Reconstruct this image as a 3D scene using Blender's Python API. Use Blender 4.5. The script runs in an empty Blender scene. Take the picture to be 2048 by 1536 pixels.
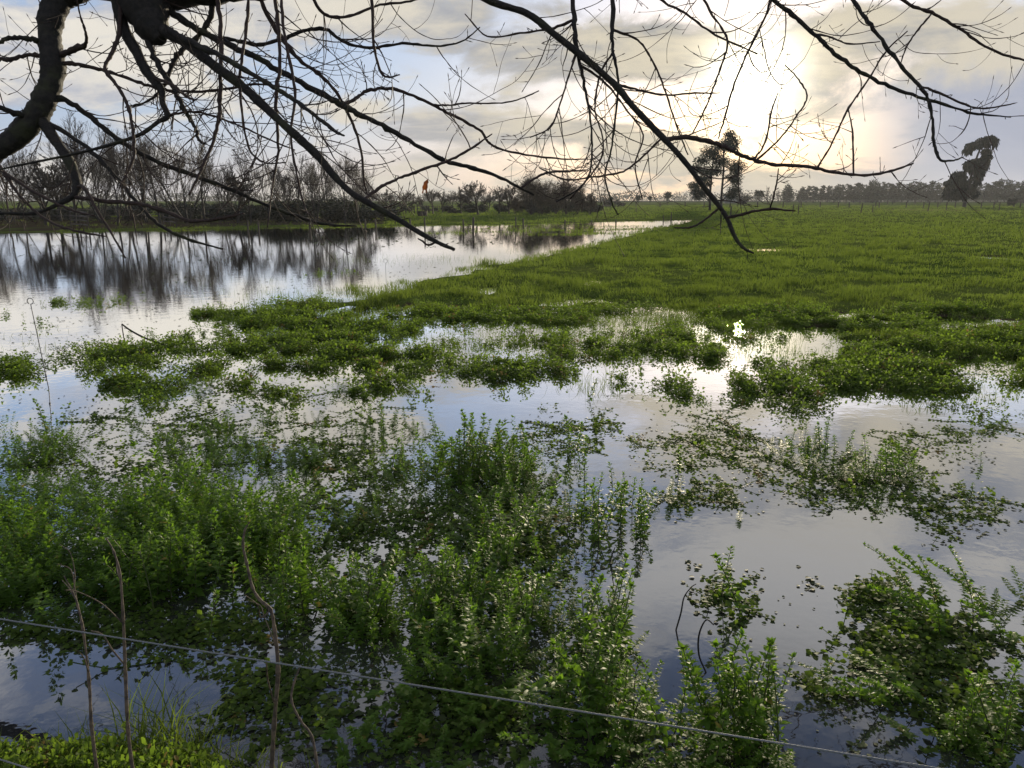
import bpy, math, random
import numpy as np
from mathutils import Vector, Euler

# ------------------------------------------------------------------ camera, sky, sun, exposure
scene = bpy.context.scene
COL = scene.collection
F = 1547.0                      # focal length of the photograph in its own pixels (2048 wide)
ZC = 2.2                        # eye height above the flood water
PITCH = math.atan((768 - 400) / F)
SP, CP = math.sin(PITCH), math.cos(PITCH)
SUN_EL, SUN_AZ = math.radians(7.8), math.radians(16.3)   # azimuth to the right of +Y

cam_d = bpy.data.cameras.new('camera')
cam_d.sensor_width = 36.0
cam_d.lens = 36.0 * F / 2048.0
cam_d.clip_start, cam_d.clip_end = 0.05, 5000
cam = bpy.data.objects.new('camera', cam_d)
COL.objects.link(cam)
cam.location = (0, 0, ZC)
cam.rotation_euler = (math.radians(90) - PITCH, 0, 0)
scene.camera = cam

vs = scene.view_settings
vs.view_transform, vs.look, vs.gamma, vs.exposure = 'Standard', 'None', 1.0, 0.3
scene.cycles.max_bounces = 7
scene.cycles.diffuse_bounces = 2
scene.cycles.glossy_bounces = 3
scene.cycles.transmission_bounces = 4
scene.cycles.transparent_max_bounces = 8
scene.cycles.volume_bounces = 0
scene.cycles.sample_clamp_indirect = 6.0
scene.cycles.use_denoising = True

SUN_DIR = Vector((math.sin(SUN_AZ) * math.cos(SUN_EL), math.cos(SUN_AZ) * math.cos(SUN_EL), math.sin(SUN_EL)))
sun_d = bpy.data.lights.new('sun', 'SUN')
sun_d.energy, sun_d.angle, sun_d.color = 4.3, math.radians(2.0), (1.0, 0.86, 0.62)
sun = bpy.data.objects.new('sun', sun_d)
COL.objects.link(sun)
sun.rotation_euler = (-SUN_DIR).to_track_quat('-Z', 'Y').to_euler()
sun.location = (60, 200, 60)


class NT:
    """small helper to write node trees as expressions"""
    def __init__(s, tree):
        s.t = tree
        s.n, s.l = tree.nodes, tree.links
    def new(s, typ, **kw):
        nd = s.n.new(typ)
        for k, v in kw.items():
            setattr(nd, k, v)
        return nd
    def put(s, sock, v):
        if isinstance(v, bpy.types.NodeSocket):
            s.l.new(v, sock)
        else:
            if sock.type == 'RGBA' and len(v) == 3:
                v = (*v, 1.0)
            sock.default_value = v
    def m(s, op, a, b=0.0, c=0.0, clamp=False):
        nd = s.new('ShaderNodeMath', operation=op, use_clamp=clamp)
        for i, v in enumerate((a, b, c)):
            s.put(nd.inputs[i], v)
        return nd.outputs[0]
    def v(s, op, a, b=(0, 0, 0)):
        nd = s.new('ShaderNodeVectorMath', operation=op)
        s.put(nd.inputs[0], a)
        if op == 'SCALE':
            s.put(nd.inputs['Scale'], b)
        else:
            s.put(nd.inputs[1], b)
        return nd.outputs['Value'] if op in ('DOT_PRODUCT', 'LENGTH') else nd.outputs[0]
    def mix(s, f, a, b, blend='MIX'):
        nd = s.new('ShaderNodeMix', data_type='RGBA', blend_type=blend)
        nd.clamp_factor = True
        s.put(nd.inputs['Factor'], f)
        s.put(nd.inputs[6], a)
        s.put(nd.inputs[7], b)
        return nd.outputs[2]
    def ramp(s, x, lo, hi, smooth=True):
        nd = s.new('ShaderNodeMapRange')
        nd.interpolation_type = 'SMOOTHSTEP' if smooth else 'LINEAR'
        s.put(nd.inputs[0], x)
        nd.inputs[1].default_value, nd.inputs[2].default_value = lo, hi
        return nd.outputs[0]
    def noise(s, vec, scale, detail=4.0, rough=0.55, dist=0.0):
        nd = s.new('ShaderNodeTexNoise')
        if vec is not None:
            s.put(nd.inputs['Vector'], vec)
        nd.inputs['Scale'].default_value = scale
        nd.inputs['Detail'].default_value = detail
        nd.inputs['Roughness'].default_value = rough
        nd.inputs['Distortion'].default_value = dist
        return nd.outputs[0]
    def xyz(s, vec):
        nd = s.new('ShaderNodeSeparateXYZ')
        s.put(nd.inputs[0], vec)
        return nd.outputs
    def comb(s, x, y, z):
        nd = s.new('ShaderNodeCombineXYZ')
        for i, v in enumerate((x, y, z)):
            s.put(nd.inputs[i], v)
        return nd.outputs[0]


def build_world():
    w = bpy.data.worlds.new('World')
    scene.world = w
    w.use_nodes = True
    w.node_tree.nodes.clear()
    T = NT(w.node_tree)
    D = T.v('NORMALIZE', T.new('ShaderNodeTexCoord').outputs['Generated'])
    dx, dy, dz = T.xyz(D)
    zc = T.m('MAXIMUM', dz, 0.0)
    sky = T.new('ShaderNodeTexSky', sky_type='NISHITA')
    sky.sun_disc = False
    sky.sun_elevation, sky.sun_rotation = SUN_EL, SUN_AZ
    nish = T.v('SCALE', sky.outputs[0], 0.10)
    # cloud deck seen in perspective
    k = T.m('DIVIDE', 1.0, T.m('ADD', zc, 0.20))
    P = T.comb(T.m('MULTIPLY', dx, k), T.m('MULTIPLY', dy, k), 0.0)
    P1 = T.v('ADD', T.v('MULTIPLY', P, (0.8, 1.15, 1.0)), (3.1, 7.7, 0.0))
    nbig = T.noise(P1, 0.85, 3.0, 0.5, 0.4)
    nmid = T.noise(T.v('ADD', P1, (11.0, 2.0, 4.0)), 2.1, 7.0, 0.58, 0.5)
    nfin = T.noise(T.v('ADD', T.v('MULTIPLY', P, (0.55, 1.9, 1.0)), (5.0, 1.0, 9.0)), 3.6, 7.0, 0.6, 0.6)
    npuf = T.noise(T.v('ADD', T.v('MULTIPLY', D, (6.5, 6.5, 15.0)), (2.0, 8.0, 1.0)), 1.0, 8.0, 0.6, 0.35)
    side = T.m('ARCTAN2', dx, dy)                 # azimuth, + to the right
    cosun = T.m('MAXIMUM', T.v('DOT_PRODUCT', D, tuple(SUN_DIR)), 0.0)
    near = T.m('POWER', cosun, 7.0)
    blue = T.mix(0.35, (0.28, 0.44, 0.76), nish)
    lit = T.mix(near, (0.70, 0.665, 0.60), (0.52, 0.47, 0.37))
    gray = T.mix(near, (0.37, 0.40, 0.48), (0.30, 0.30, 0.30))
    cl = T.mix(T.ramp(T.m('ADD', T.m('MULTIPLY', nmid, 0.40), T.m('MULTIPLY', npuf, 0.60)), 0.42, 0.56), gray, lit)
    cl = T.mix(T.m('MULTIPLY', T.ramp(nfin, 0.52, 0.72), 0.55), cl, lit)
    cover = T.ramp(T.m('ADD', nbig, T.m('MULTIPLY', T.m('SUBTRACT', npuf, 0.5), 0.7)), 0.39, 0.52)
    col = T.mix(cover, blue, cl)
    # blue-grey cloud bank low on the right
    bank_edge = T.m('ADD', 0.125, T.m('MULTIPLY', T.m('SUBTRACT', T.noise(T.comb(side, dz, 0.0), 7.0, 6.0, 0.6), 0.5), 0.16))
    bank = T.m('MULTIPLY', T.ramp(T.m('SUBTRACT', bank_edge, dz), -0.012, 0.02), T.ramp(side, 0.33, 0.50))
    bcol = T.mix(T.ramp(T.noise(T.comb(side, T.m('MULTIPLY', dz, 2.0), 3.0), 6.0, 6.0, 0.6, 0.3), 0.35, 0.7), (0.315, 0.345, 0.435), (0.44, 0.465, 0.53))
    col = T.mix(bank, col, bcol)
    # dull warm murk along the horizon
    hz = T.m('POWER', 2.718, T.m('MULTIPLY', zc, -15.0))
    hcol = T.mix(T.ramp(side, -0.75, 0.25), (0.42, 0.42, 0.45), (0.50, 0.435, 0.335))
    hcol = T.mix(T.ramp(side, 0.30, 0.55), hcol, (0.35, 0.36, 0.42))
    col = T.mix(T.m('MULTIPLY', hz, 0.85), col, hcol)
    # sky above the view, brightened to light plants and water, blue between
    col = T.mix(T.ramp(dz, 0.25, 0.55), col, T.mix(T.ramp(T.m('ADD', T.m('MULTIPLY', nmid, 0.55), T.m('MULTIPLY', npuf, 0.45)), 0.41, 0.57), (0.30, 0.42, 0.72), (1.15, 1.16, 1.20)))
    col = T.v('SCALE', col, T.m('SUBTRACT', 1.0, T.m('MULTIPLY', T.ramp(dz, 0.42, 0.66), 0.60)))  # dimmed again higher up, so the nearest water reflects darker
    # the veiled sun behind thin cloud
    veil = T.m('ADD', 0.25, T.m('MULTIPLY', T.ramp(T.m('ADD', T.m('MULTIPLY', nfin, 0.4), T.m('MULTIPLY', npuf, 0.6)), 0.40, 0.60), 1.1))
    g1 = T.m('MULTIPLY', T.m('POWER', cosun, 1100.0), 2.2)
    g2 = T.m('MULTIPLY', T.m('POWER', cosun, 480.0), T.m('MULTIPLY', veil, 0.33))
    g3 = T.m('MULTIPLY', T.m('POWER', cosun, 60.0), T.m('MULTIPLY', veil, 0.07))
    glow = T.v('ADD', T.v('SCALE', (1.0, 0.93, 0.74), g1), T.v('SCALE', (1.0, 0.86, 0.56), T.m('ADD', g2, g3)))
    low = T.m('MULTIPLY', T.ramp(dz, 0.0, 0.075), T.m('SUBTRACT', 1.0, T.m('MULTIPLY', T.ramp(dz, 0.165, 0.235), 0.65)))
    glow = T.v('SCALE', glow, T.m('ADD', 0.12, T.m('MULTIPLY', low, 0.88)))
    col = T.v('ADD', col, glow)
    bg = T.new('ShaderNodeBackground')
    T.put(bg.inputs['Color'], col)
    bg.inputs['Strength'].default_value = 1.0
    out = T.new('ShaderNodeOutputWorld')
    T.l.new(bg.outputs[0], out.inputs['Surface'])
    w.cycles.sampling_method = 'MANUAL'
    w.cycles.sample_map_resolution = 1024


build_world()

# ------------------------------------------------------------------ helpers
rng = np.random.default_rng(7)
random.seed(7)
CAM = np.array([0.0, 0.0, ZC])


def ray(px, py):
    x, v = (px - 1024) / F, (768 - py) / F
    return np.array([x, CP + SP * v, -SP + CP * v])


def PD(px, py, d):
    return CAM + ray(px, py) * d


def G(px, py, z=0.0):
    r = ray(px, py)
    return CAM + r * ((z - ZC) / r[2])


def Garr(px, py, z=0.0):
    px, py = np.asarray(px, float), np.asarray(py, float)
    x, v = (px - 1024) / F, (768 - py) / F
    ry, rz = CP + SP * v, -SP + CP * v
    t = (z - ZC) / rz
    return np.stack([x * t, ry * t, np.full_like(t, z)], -1)


def nz(x, y, scale, seed, n=9):
    """smooth pseudo-noise in about -1..1, wavelength near 'scale' metres"""
    r = np.random.default_rng(seed)
    s = np.zeros_like(x)
    for i in range(n):
        a, ph = r.uniform(0, 6.283), r.uniform(0, 6.283)
        f = 6.283 / (scale * r.uniform(0.6, 1.7))
        s = s + np.sin(x * f * math.cos(a) + y * f * math.sin(a) + ph)
    return s / (n ** 0.5 * 1.3)


def seg_dist(P, poly):
    """signed distance to a closed polygon, positive inside"""
    x, y = P[:, 0], P[:, 1]
    d = np.full(len(P), 1e9)
    ins = np.zeros(len(P), bool)
    m = len(poly)
    for i in range(m):
        ax, ay = poly[i]
        bx, by = poly[(i + 1) % m]
        ex, ey = bx - ax, by - ay
        t = np.clip(((x - ax) * ex + (y - ay) * ey) / (ex * ex + ey * ey + 1e-12), 0, 1)
        d = np.minimum(d, np.hypot(x - ax - t * ex, y - ay - t * ey))
        c = ((ay > y) != (by > y)) & (x < (bx - ax) * (y - ay) / (by - ay + 1e-12) + ax)
        ins ^= c
    return np.where(ins, d, -d)


class Geo:
    """collects vertices, quads, triangles and a per-vertex tint"""
    def __init__(s):
        s.V, s.Q, s.T, s.C, s.n = [], [], [], [], 0
    def add(s, V, Q=None, T=None, tint=0.5):
        V = np.asarray(V, np.float32).reshape(-1, 3)
        s.V.append(V)
        if Q is not None and len(Q):
            s.Q.append(np.asarray(Q, np.int32).reshape(-1, 4) + s.n)
        if T is not None and len(T):
            s.T.append(np.asarray(T, np.int32).reshape(-1, 3) + s.n)
        s.C.append(np.broadcast_to(np.asarray(tint, np.float32), (len(V),)))
        s.n += len(V)
        return s
    def tube(s, path, rad, k=5, tint=0.5, cap=True, rough=0.0):
        path = np.asarray(path, float)
        n = len(path)
        rad = np.broadcast_to(np.asarray(rad, float), (n,))
        tg = np.gradient(path, axis=0)
        tg /= np.linalg.norm(tg, axis=1)[:, None] + 1e-9
        ref = np.array([0.31, 0.17, 0.93]) if abs(tg[:, 2]).mean() < 0.75 else np.array([0.93, 0.31, 0.17])
        u = np.cross(tg, ref)
        u /= np.linalg.norm(u, axis=1)[:, None] + 1e-9
        w = np.cross(tg, u)
        a = np.arange(k) * (2 * math.pi / k)
        ring = (u[:, None, :] * np.cos(a)[None, :, None] + w[:, None, :] * np.sin(a)[None, :, None]) * rad[:, None, None] + path[:, None, :]
        if rough:
            ring = path[:, None, :] + (ring - path[:, None, :]) * (1 + rough * np.random.default_rng(n + k).standard_normal((n, k, 1)))
        i = np.arange(n - 1)[:, None] * k
        j = np.arange(k)[None, :]
        jn = (j + 1) % k
        Q = np.stack([i + j, i + jn, i + k + jn, i + k + j], -1).reshape(-1, 4)
        V = ring.reshape(-1, 3)
        T = None
        if cap:
            V = np.vstack([V, path[-1:], path[:1]])
            b = (n - 1) * k
            jj = np.arange(k)
            T = np.vstack([np.stack([b + jj, b + (jj + 1) % k, np.full(k, n * k)], -1),
                           np.stack([(jj + 1) % k, jj, np.full(k, n * k + 1)], -1)])
        return s.add(V, Q, T, tint)
    def box(s, c, half, tint=0.5, rz=0.0):
        c, half = np.asarray(c, float), np.asarray(half, float)
        sg = np.array([[x, y, z] for z in (-1, 1) for y in (-1, 1) for x in (-1, 1)], float) * half
        co, si = math.cos(rz), math.sin(rz)
        R = np.array([[co, -si, 0], [si, co, 0], [0, 0, 1]])
        return s.add(sg @ R.T + c, [[0, 2, 3, 1], [4, 5, 7, 6], [0, 1, 5, 4], [2, 6, 7, 3], [0, 4, 6, 2], [1, 3, 7, 5]], None, tint)
    def mesh(s, name, mat, smooth=False):
        me = bpy.data.meshes.new(name)
        V = np.concatenate(s.V) if s.V else np.zeros((0, 3), np.float32)
        Q = np.concatenate(s.Q) if s.Q else np.zeros((0, 4), np.int32)
        T = np.concatenate(s.T) if s.T else np.zeros((0, 3), np.int32)
        me.vertices.add(len(V))
        me.vertices.foreach_set('co', V.ravel())
        nl = Q.size + T.size
        me.loops.add(nl)
        me.loops.foreach_set('vertex_index', np.concatenate([Q.ravel(), T.ravel()]).astype(np.int32))
        me.polygons.add(len(Q) + len(T))
        st = np.concatenate([np.arange(len(Q)) * 4, Q.size + np.arange(len(T)) * 3]).astype(np.int32)
        me.polygons.foreach_set('loop_start', st)
        if smooth:
            me.polygons.foreach_set('use_smooth', np.ones(len(Q) + len(T), bool))
        me.update(calc_edges=True)
        at = me.attributes.new('tint', 'FLOAT', 'POINT')
        at.data.foreach_set('value', np.concatenate(s.C).astype(np.float32))
        me.materials.append(mat)
        return me
    def obj(s, name, mat, parent=None, smooth=False):
        return link(name, s.mesh(name, mat, smooth), parent)


def link(name, me, parent=None):
    o = bpy.data.objects.new(name, me)
    COL.objects.link(o)
    if parent is not None:
        o.parent = parent
    return o


def tag(o, label=None, cat=None, group=None, kind=None):
    for k, v in (('label', label), ('category', cat), ('group', group), ('kind', kind)):
        if v:
            o[k] = v
    return o


def thing(name, loc, label, cat, group=None, rz=0.0, scale=None):
    o = bpy.data.objects.new(name, None)
    COL.objects.link(o)
    o.empty_display_size = 0.1
    o.location = tuple(float(v) for v in loc)
    o.rotation_euler = (0, 0, rz)
    if scale is not None:
        o.scale = scale if hasattr(scale, '__len__') else (scale,) * 3
    return tag(o, label, cat, group)


def spline(pts, per=6):
    """Catmull-Rom through rows of pts (any number of columns)"""
    p = np.asarray(pts, float)
    p = np.vstack([2 * p[0] - p[1], p, 2 * p[-1] - p[-2]])
    out = []
    t = np.linspace(0, 1, per, endpoint=False)[:, None]
    for i in range(1, len(p) - 2):
        a, b, c, d = p[i - 1], p[i], p[i + 1], p[i + 2]
        out.append(0.5 * (2 * b + (c - a) * t + (2 * a - 5 * b + 4 * c - d) * t ** 2 + (3 * b - a - 3 * c + d) * t ** 3))
    return np.vstack(out + [p[-2][None]])


ORD = ['first', 'second', 'third', 'fourth', 'fifth', 'sixth', 'seventh', 'eighth', 'ninth', 'tenth', 'eleventh', 'twelfth',
       'thirteenth', 'fourteenth', 'fifteenth', 'sixteenth', 'seventeenth', 'eighteenth', 'nineteenth', 'twentieth',
       'twenty-first', 'twenty-second', 'twenty-third', 'twenty-fourth', 'twenty-fifth', 'twenty-sixth', 'twenty-seventh',
       'twenty-eighth', 'twenty-ninth', 'thirtieth', 'thirty-first', 'thirty-second', 'thirty-third', 'thirty-fourth']

# ------------------------------------------------------------------ materials


def new_mat(name):
    m = bpy.data.materials.new(name)
    m.use_nodes = True
    m.node_tree.nodes.clear()
    T = NT(m.node_tree)
    out = T.new('ShaderNodeOutputMaterial')
    return m, T, out


def bsdf(T, col, rough=0.6, spec=0.5, normal=None):
    b = T.new('ShaderNodeBsdfPrincipled')
    T.put(b.inputs['Base Color'], col)
    T.put(b.inputs['Roughness'], rough)
    b.inputs['Specular IOR Level'].default_value = spec
    if normal is not None:
        T.l.new(normal, b.inputs['Normal'])
    return b


def leaf_mat(name, dark, light, trans, rough=0.42, spec=0.5, tfac=0.45, old=None):
    m, T, out = new_mat(name)
    t = T.new('ShaderNodeAttribute', attribute_name='tint').outputs['Fac']
    oi = T.new('ShaderNodeObjectInfo').outputs['Random']
    t = T.m('ADD', T.m('MULTIPLY', t, 0.75), T.m('MULTIPLY', oi, 0.25))
    col = T.mix(t, dark, light)
    tc = T.mix(t, tuple(c * 0.7 for c in trans), trans)
    if old:
        o = T.ramp(T.new('ShaderNodeAttribute', attribute_name='tint').outputs['Fac'], 0.97, 1.0)
        col = T.mix(o, col, old)
        tc = T.mix(o, tc, old)
    b = bsdf(T, col, rough, spec)
    tr = T.new('ShaderNodeBsdfTranslucent')
    T.put(tr.inputs['Color'], tc)
    mx = T.new('ShaderNodeMixShader')
    mx.inputs[0].default_value = tfac
    T.l.new(b.outputs[0], mx.inputs[1])
    T.l.new(tr.outputs[0], mx.inputs[2])
    T.l.new(mx.outputs[0], out.inputs['Surface'])
    return m


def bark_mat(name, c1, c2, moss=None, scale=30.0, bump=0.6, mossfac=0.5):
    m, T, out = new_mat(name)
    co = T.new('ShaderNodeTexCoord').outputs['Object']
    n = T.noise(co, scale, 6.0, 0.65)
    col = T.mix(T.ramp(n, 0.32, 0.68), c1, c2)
    if moss:
        n2 = T.noise(T.v('ADD', co, (3, 1, 2)), 3.5, 5.0, 0.65)
        col = T.mix(T.m('MULTIPLY', T.ramp(n2, 0.5, 0.66), mossfac), col, moss)
    bp = T.new('ShaderNodeBump')
    bp.inputs['Strength'].default_value = bump
    bp.inputs['Distance'].default_value = 0.01
    T.l.new(n, bp.inputs['Height'])
    T.l.new(bsdf(T, col, 0.75, 0.35, bp.outputs[0]).outputs[0], out.inputs['Surface'])
    return m


def plain_mat(name, col, rough=0.6, spec=0.4, var=0.25, scale=12.0, metal=0.0):
    m, T, out = new_mat(name)
    n = T.noise(T.new('ShaderNodeTexCoord').outputs['Object'], scale, 5.0, 0.6)
    b = bsdf(T, T.mix(n, tuple(c * (1 - var) for c in col), tuple(min(1, c * (1 + var)) for c in col)), rough, spec)
    b.inputs['Metallic'].default_value = metal
    T.l.new(b.outputs[0], out.inputs['Surface'])
    return m


M_GRASS = leaf_mat('grass_blades', (0.022, 0.042, 0.009), (0.098, 0.128, 0.030), (0.18, 0.255, 0.032), 0.7, 0.06, 0.55)
M_WEED = leaf_mat('weed_leaves', (0.036, 0.082, 0.014), (0.110, 0.185, 0.026), (0.23, 0.42, 0.026), 0.5, 0.16, 0.48, (0.26, 0.22, 0.05))
M_MAT = leaf_mat('creeping_leaves', (0.034, 0.064, 0.013), (0.098, 0.145, 0.026), (0.21, 0.33, 0.028), 0.6, 0.10, 0.48, (0.22, 0.16, 0.05))
M_FLOAT = leaf_mat('floating_leaves', (0.030, 0.040, 0.018), (0.075, 0.095, 0.035), (0.10, 0.13, 0.03), 0.6, 0.1, 0.2)
M_STEM = leaf_mat('weed_stems', (0.045, 0.055, 0.020), (0.08, 0.10, 0.03), (0.08, 0.10, 0.03), 0.5, 0.4, 0.1)
M_CONIFER = leaf_mat('conifer_sprays', (0.014, 0.022, 0.012), (0.030, 0.042, 0.020), (0.03, 0.045, 0.015), 0.6, 0.3, 0.15)
M_CYPRESS = leaf_mat('cypress_sprays', (0.006, 0.012, 0.007), (0.014, 0.024, 0.012), (0.012, 0.02, 0.008), 0.6, 0.3, 0.12)
M_SHRUB = leaf_mat('dark_shrub_leaves', (0.015, 0.020, 0.012), (0.030, 0.036, 0.020), (0.02, 0.03, 0.01), 0.6, 0.3, 0.1)
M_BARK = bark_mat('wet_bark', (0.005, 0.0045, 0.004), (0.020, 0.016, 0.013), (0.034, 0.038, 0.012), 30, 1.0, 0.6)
M_TWIG = bark_mat('twig_bark', (0.018, 0.011, 0.009), (0.045, 0.026, 0.020), None, 60, 0.3)
M_FARBARK = bark_mat('far_bark', (0.018, 0.016, 0.014), (0.038, 0.033, 0.028), None, 3, 0.3)
M_FARTWIG = bark_mat('far_twigs', (0.026, 0.021, 0.018), (0.048, 0.038, 0.030), None, 3, 0.1)
M_WILLOW = bark_mat('willow_twigs', (0.040, 0.031, 0.020), (0.075, 0.057, 0.035), None, 3, 0.1)
M_POST = plain_mat('weathered_posts', (0.050, 0.042, 0.034), 0.8, 0.2, 0.4)
M_RAIL = plain_mat('weathered_rails', (0.085, 0.078, 0.070), 0.8, 0.2, 0.4)
M_STALK = bark_mat('dry_stalks', (0.030, 0.022, 0.016), (0.120, 0.088, 0.060), None, 45, 0.8)
M_WIRE = plain_mat('braided_wire', (0.15, 0.16, 0.175), 0.5, 0.5, 0.4, 260.0, 0.3)
M_STEEL = plain_mat('spring_steel', (0.16, 0.16, 0.16), 0.45, 0.5, 0.3, 60.0, 0.6)
M_DEAD = leaf_mat('dead_leaf', (0.09, 0.028, 0.010), (0.15, 0.05, 0.014), (0.20, 0.06, 0.012), 0.6, 0.3, 0.45)
M_SHEDWALL = plain_mat('shed_cladding', (0.22, 0.22, 0.21), 0.7)
M_SHEDROOF = plain_mat('shed_roofing', (0.42, 0.41, 0.38), 0.5)


def ground_mat():
    m, T, out = new_mat('wet_pasture')
    co = T.new('ShaderNodeTexCoord').outputs['Object']
    n1 = T.noise(co, 0.9, 6.0, 0.65)
    n2 = T.noise(co, 0.06, 4.0, 0.6)
    n3 = T.noise(co, 9.0, 4.0, 0.7)
    col = T.mix(T.ramp(n1, 0.3, 0.7), (0.030, 0.052, 0.010), (0.085, 0.120, 0.022))
    col = T.mix(T.m('MULTIPLY', T.ramp(n2, 0.42, 0.66), 0.5), col, (0.090, 0.100, 0.028))
    col = T.mix(T.m('MULTIPLY', T.ramp(n3, 0.5, 0.75), 0.4), col, (0.028, 0.030, 0.012))
    soil = T.new('ShaderNodeAttribute', attribute_name='tint').outputs['Fac']
    mud = T.mix(n1, (0.030, 0.023, 0.016), (0.060, 0.046, 0.032))
    col = T.mix(T.ramp(soil, 0.4, 0.1), col, mud)                       # below the flood line
    earth = T.mix(n3, (0.11, 0.075, 0.045), (0.17, 0.12, 0.075))
    col = T.mix(T.m('MULTIPLY', T.ramp(soil, 0.6, 1.0), T.ramp(n1, 0.3, 0.55)), col, earth)
    bp = T.new('ShaderNodeBump')
    bp.inputs['Strength'].default_value = 0.9
    bp.inputs['Distance'].default_value = 0.08
    T.l.new(n3, bp.inputs['Height'])
    T.l.new(bsdf(T, col, 1.0, 0.0, bp.outputs[0]).outputs[0], out.inputs['Surface'])
    return m


def water_mat():
    m, T, out = new_mat('flood_water')
    co = T.new('ShaderNodeTexCoord').outputs['Object']
    n1 = T.noise(T.v('MULTIPLY', co, (1.0, 1.0, 1.0)), 3.0, 3.0, 0.5)
    n2 = T.noise(co, 14.0, 2.0, 0.5)
    h = T.m('ADD', T.m('MULTIPLY', n1, 0.010), T.m('MULTIPLY', n2, 0.0022))
    bp = T.new('ShaderNodeBump')
    bp.inputs['Strength'].default_value = 0.16
    bp.inputs['Distance'].default_value = 1.0
    T.l.new(h, bp.inputs['Height'])
    murk = T.mix(T.noise(co, 0.5, 4.0, 0.6), (0.016, 0.017, 0.018), (0.032, 0.031, 0.030))
    df = T.new('ShaderNodeBsdfDiffuse')
    T.put(df.inputs['Color'], murk)
    gl = T.new('ShaderNodeBsdfGlossy')
    gl.inputs['Color'].default_value = (1, 1, 1, 1)
    gl.inputs['Roughness'].default_value = 0.02
    T.l.new(bp.outputs[0], gl.inputs['Normal'])
    fr = T.new('ShaderNodeFresnel')
    fr.inputs['IOR'].default_value = 1.36
    T.l.new(bp.outputs[0], fr.inputs['Normal'])
    mx = T.new('ShaderNodeMixShader')
    T.l.new(T.m('MULTIPLY', fr.outputs[0], 3.0, 0.0, True), mx.inputs[0])
    T.l.new(df.outputs[0], mx.inputs[1])
    T.l.new(gl.outputs[0], mx.inputs[2])
    T.l.new(mx.outputs[0], out.inputs['Surface'])
    return m


# ------------------------------------------------------------------ the ground and the flood water
SHORE_PX = [(-420, 477), (0, 467), (300, 461), (700, 453), (1000, 449), (1250, 442), (1395, 438.5), (1402, 441),
            (1330, 455), (1250, 475), (1130, 505), (1000, 530), (870, 562), (760, 585), (640, 607), (530, 638), (700, 648),
            (1000, 630), (1130, 632), (1350, 622), (1480, 640), (1560, 672), (1650, 705), (1800, 735), (2048, 725), (2700, 730)]
LAND = [tuple(G(x, y)[:2]) for x, y in SHORE_PX] + [(1300.0, 9.0), (1300.0, 1400.0), (-1300.0, 1400.0), (-1300.0, 48.0)]
DIPS = [(1560, 500, 100, 4, .20), (2010, 518, 60, 8, .24), (1320, 520, 60, 3, .15), (1750, 560, 50, 3, .13), (1900, 640, 40, 5, .15), (1780, 480, 50, 2.5, .16), (1185, 566, 30, 8, .12), (975, 582, 30, 9, .12), (1190, 600, 40, 6, .10), (1490, 642, 60, 8, .09),
        (1380, 640, 70, 10, .12), (860, 640, 40, 10, .12), (1000, 655, 120, 10, .10), (1880, 610, 60, 5, .06), (1720, 655, 25, 5, .08)]


def glint(x, y):
    """where the flood shows through the margin of the pasture (negative = open water)"""
    return 0.6 * nz(x * 0.40, y, 1.3, 81) + 0.4 * nz(x * 0.6, y, 0.55, 82)


def height(x, y):
    x, y = np.asarray(x, float), np.asarray(y, float)
    P = np.stack([x.ravel(), y.ravel()], -1)
    sd = seg_dist(P, LAND).reshape(x.shape)
    r = np.hypot(x, y)
    nearf = np.clip((40 - r) / 25, 0.25, 1)
    h = np.clip(sd * 0.06, -0.30, 0.075) + (nz(x, y, 1.5, 3) * 0.035 + nz(x, y, 4.0, 5) * 0.025) * nearf
    h = h + 0.10 * np.clip((sd - 2) / 20, 0, 1)
    h = np.where((sd > 0) & (r > 45), np.maximum(h, 0.03), h)
    for px, py, rx, ry, dep in DIPS:
        c, ex, ey = G(px, py), G(px + rx, py), G(px, py - ry)
        e = ((x - c[0]) / abs(ex[0] - c[0])) ** 2 + ((y - c[1]) / abs(ey[1] - c[1])) ** 2
        h = h - (dep + 0.10 * np.clip((sd - 2) / 20, 0, 1)) * np.exp(-e * 1.2)
    gz = np.clip((r - 7.5) / 1.5, 0, 1) * np.clip((19 - r) / 5, 0, 1)
    h = h - 0.22 * gz * np.clip((0.05 - glint(x, y)) / 0.35, 0, 1)
    h = h + 0.0022 * np.clip(r - 70, 0, 400)
    edge = 2.55 - 0.16 * np.clip(x + 1.2, -2, 4) + 0.06 * nz(x, y, 0.6, 11)        # the roadside bank under the camera
    bank = np.clip((edge - y) * 0.42, -0.4, 0.75)
    return np.where(y < edge + 0.9, np.maximum(h, bank), h)


def hgt(x, y):
    return float(height(np.array([x]), np.array([y]))[0])


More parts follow.
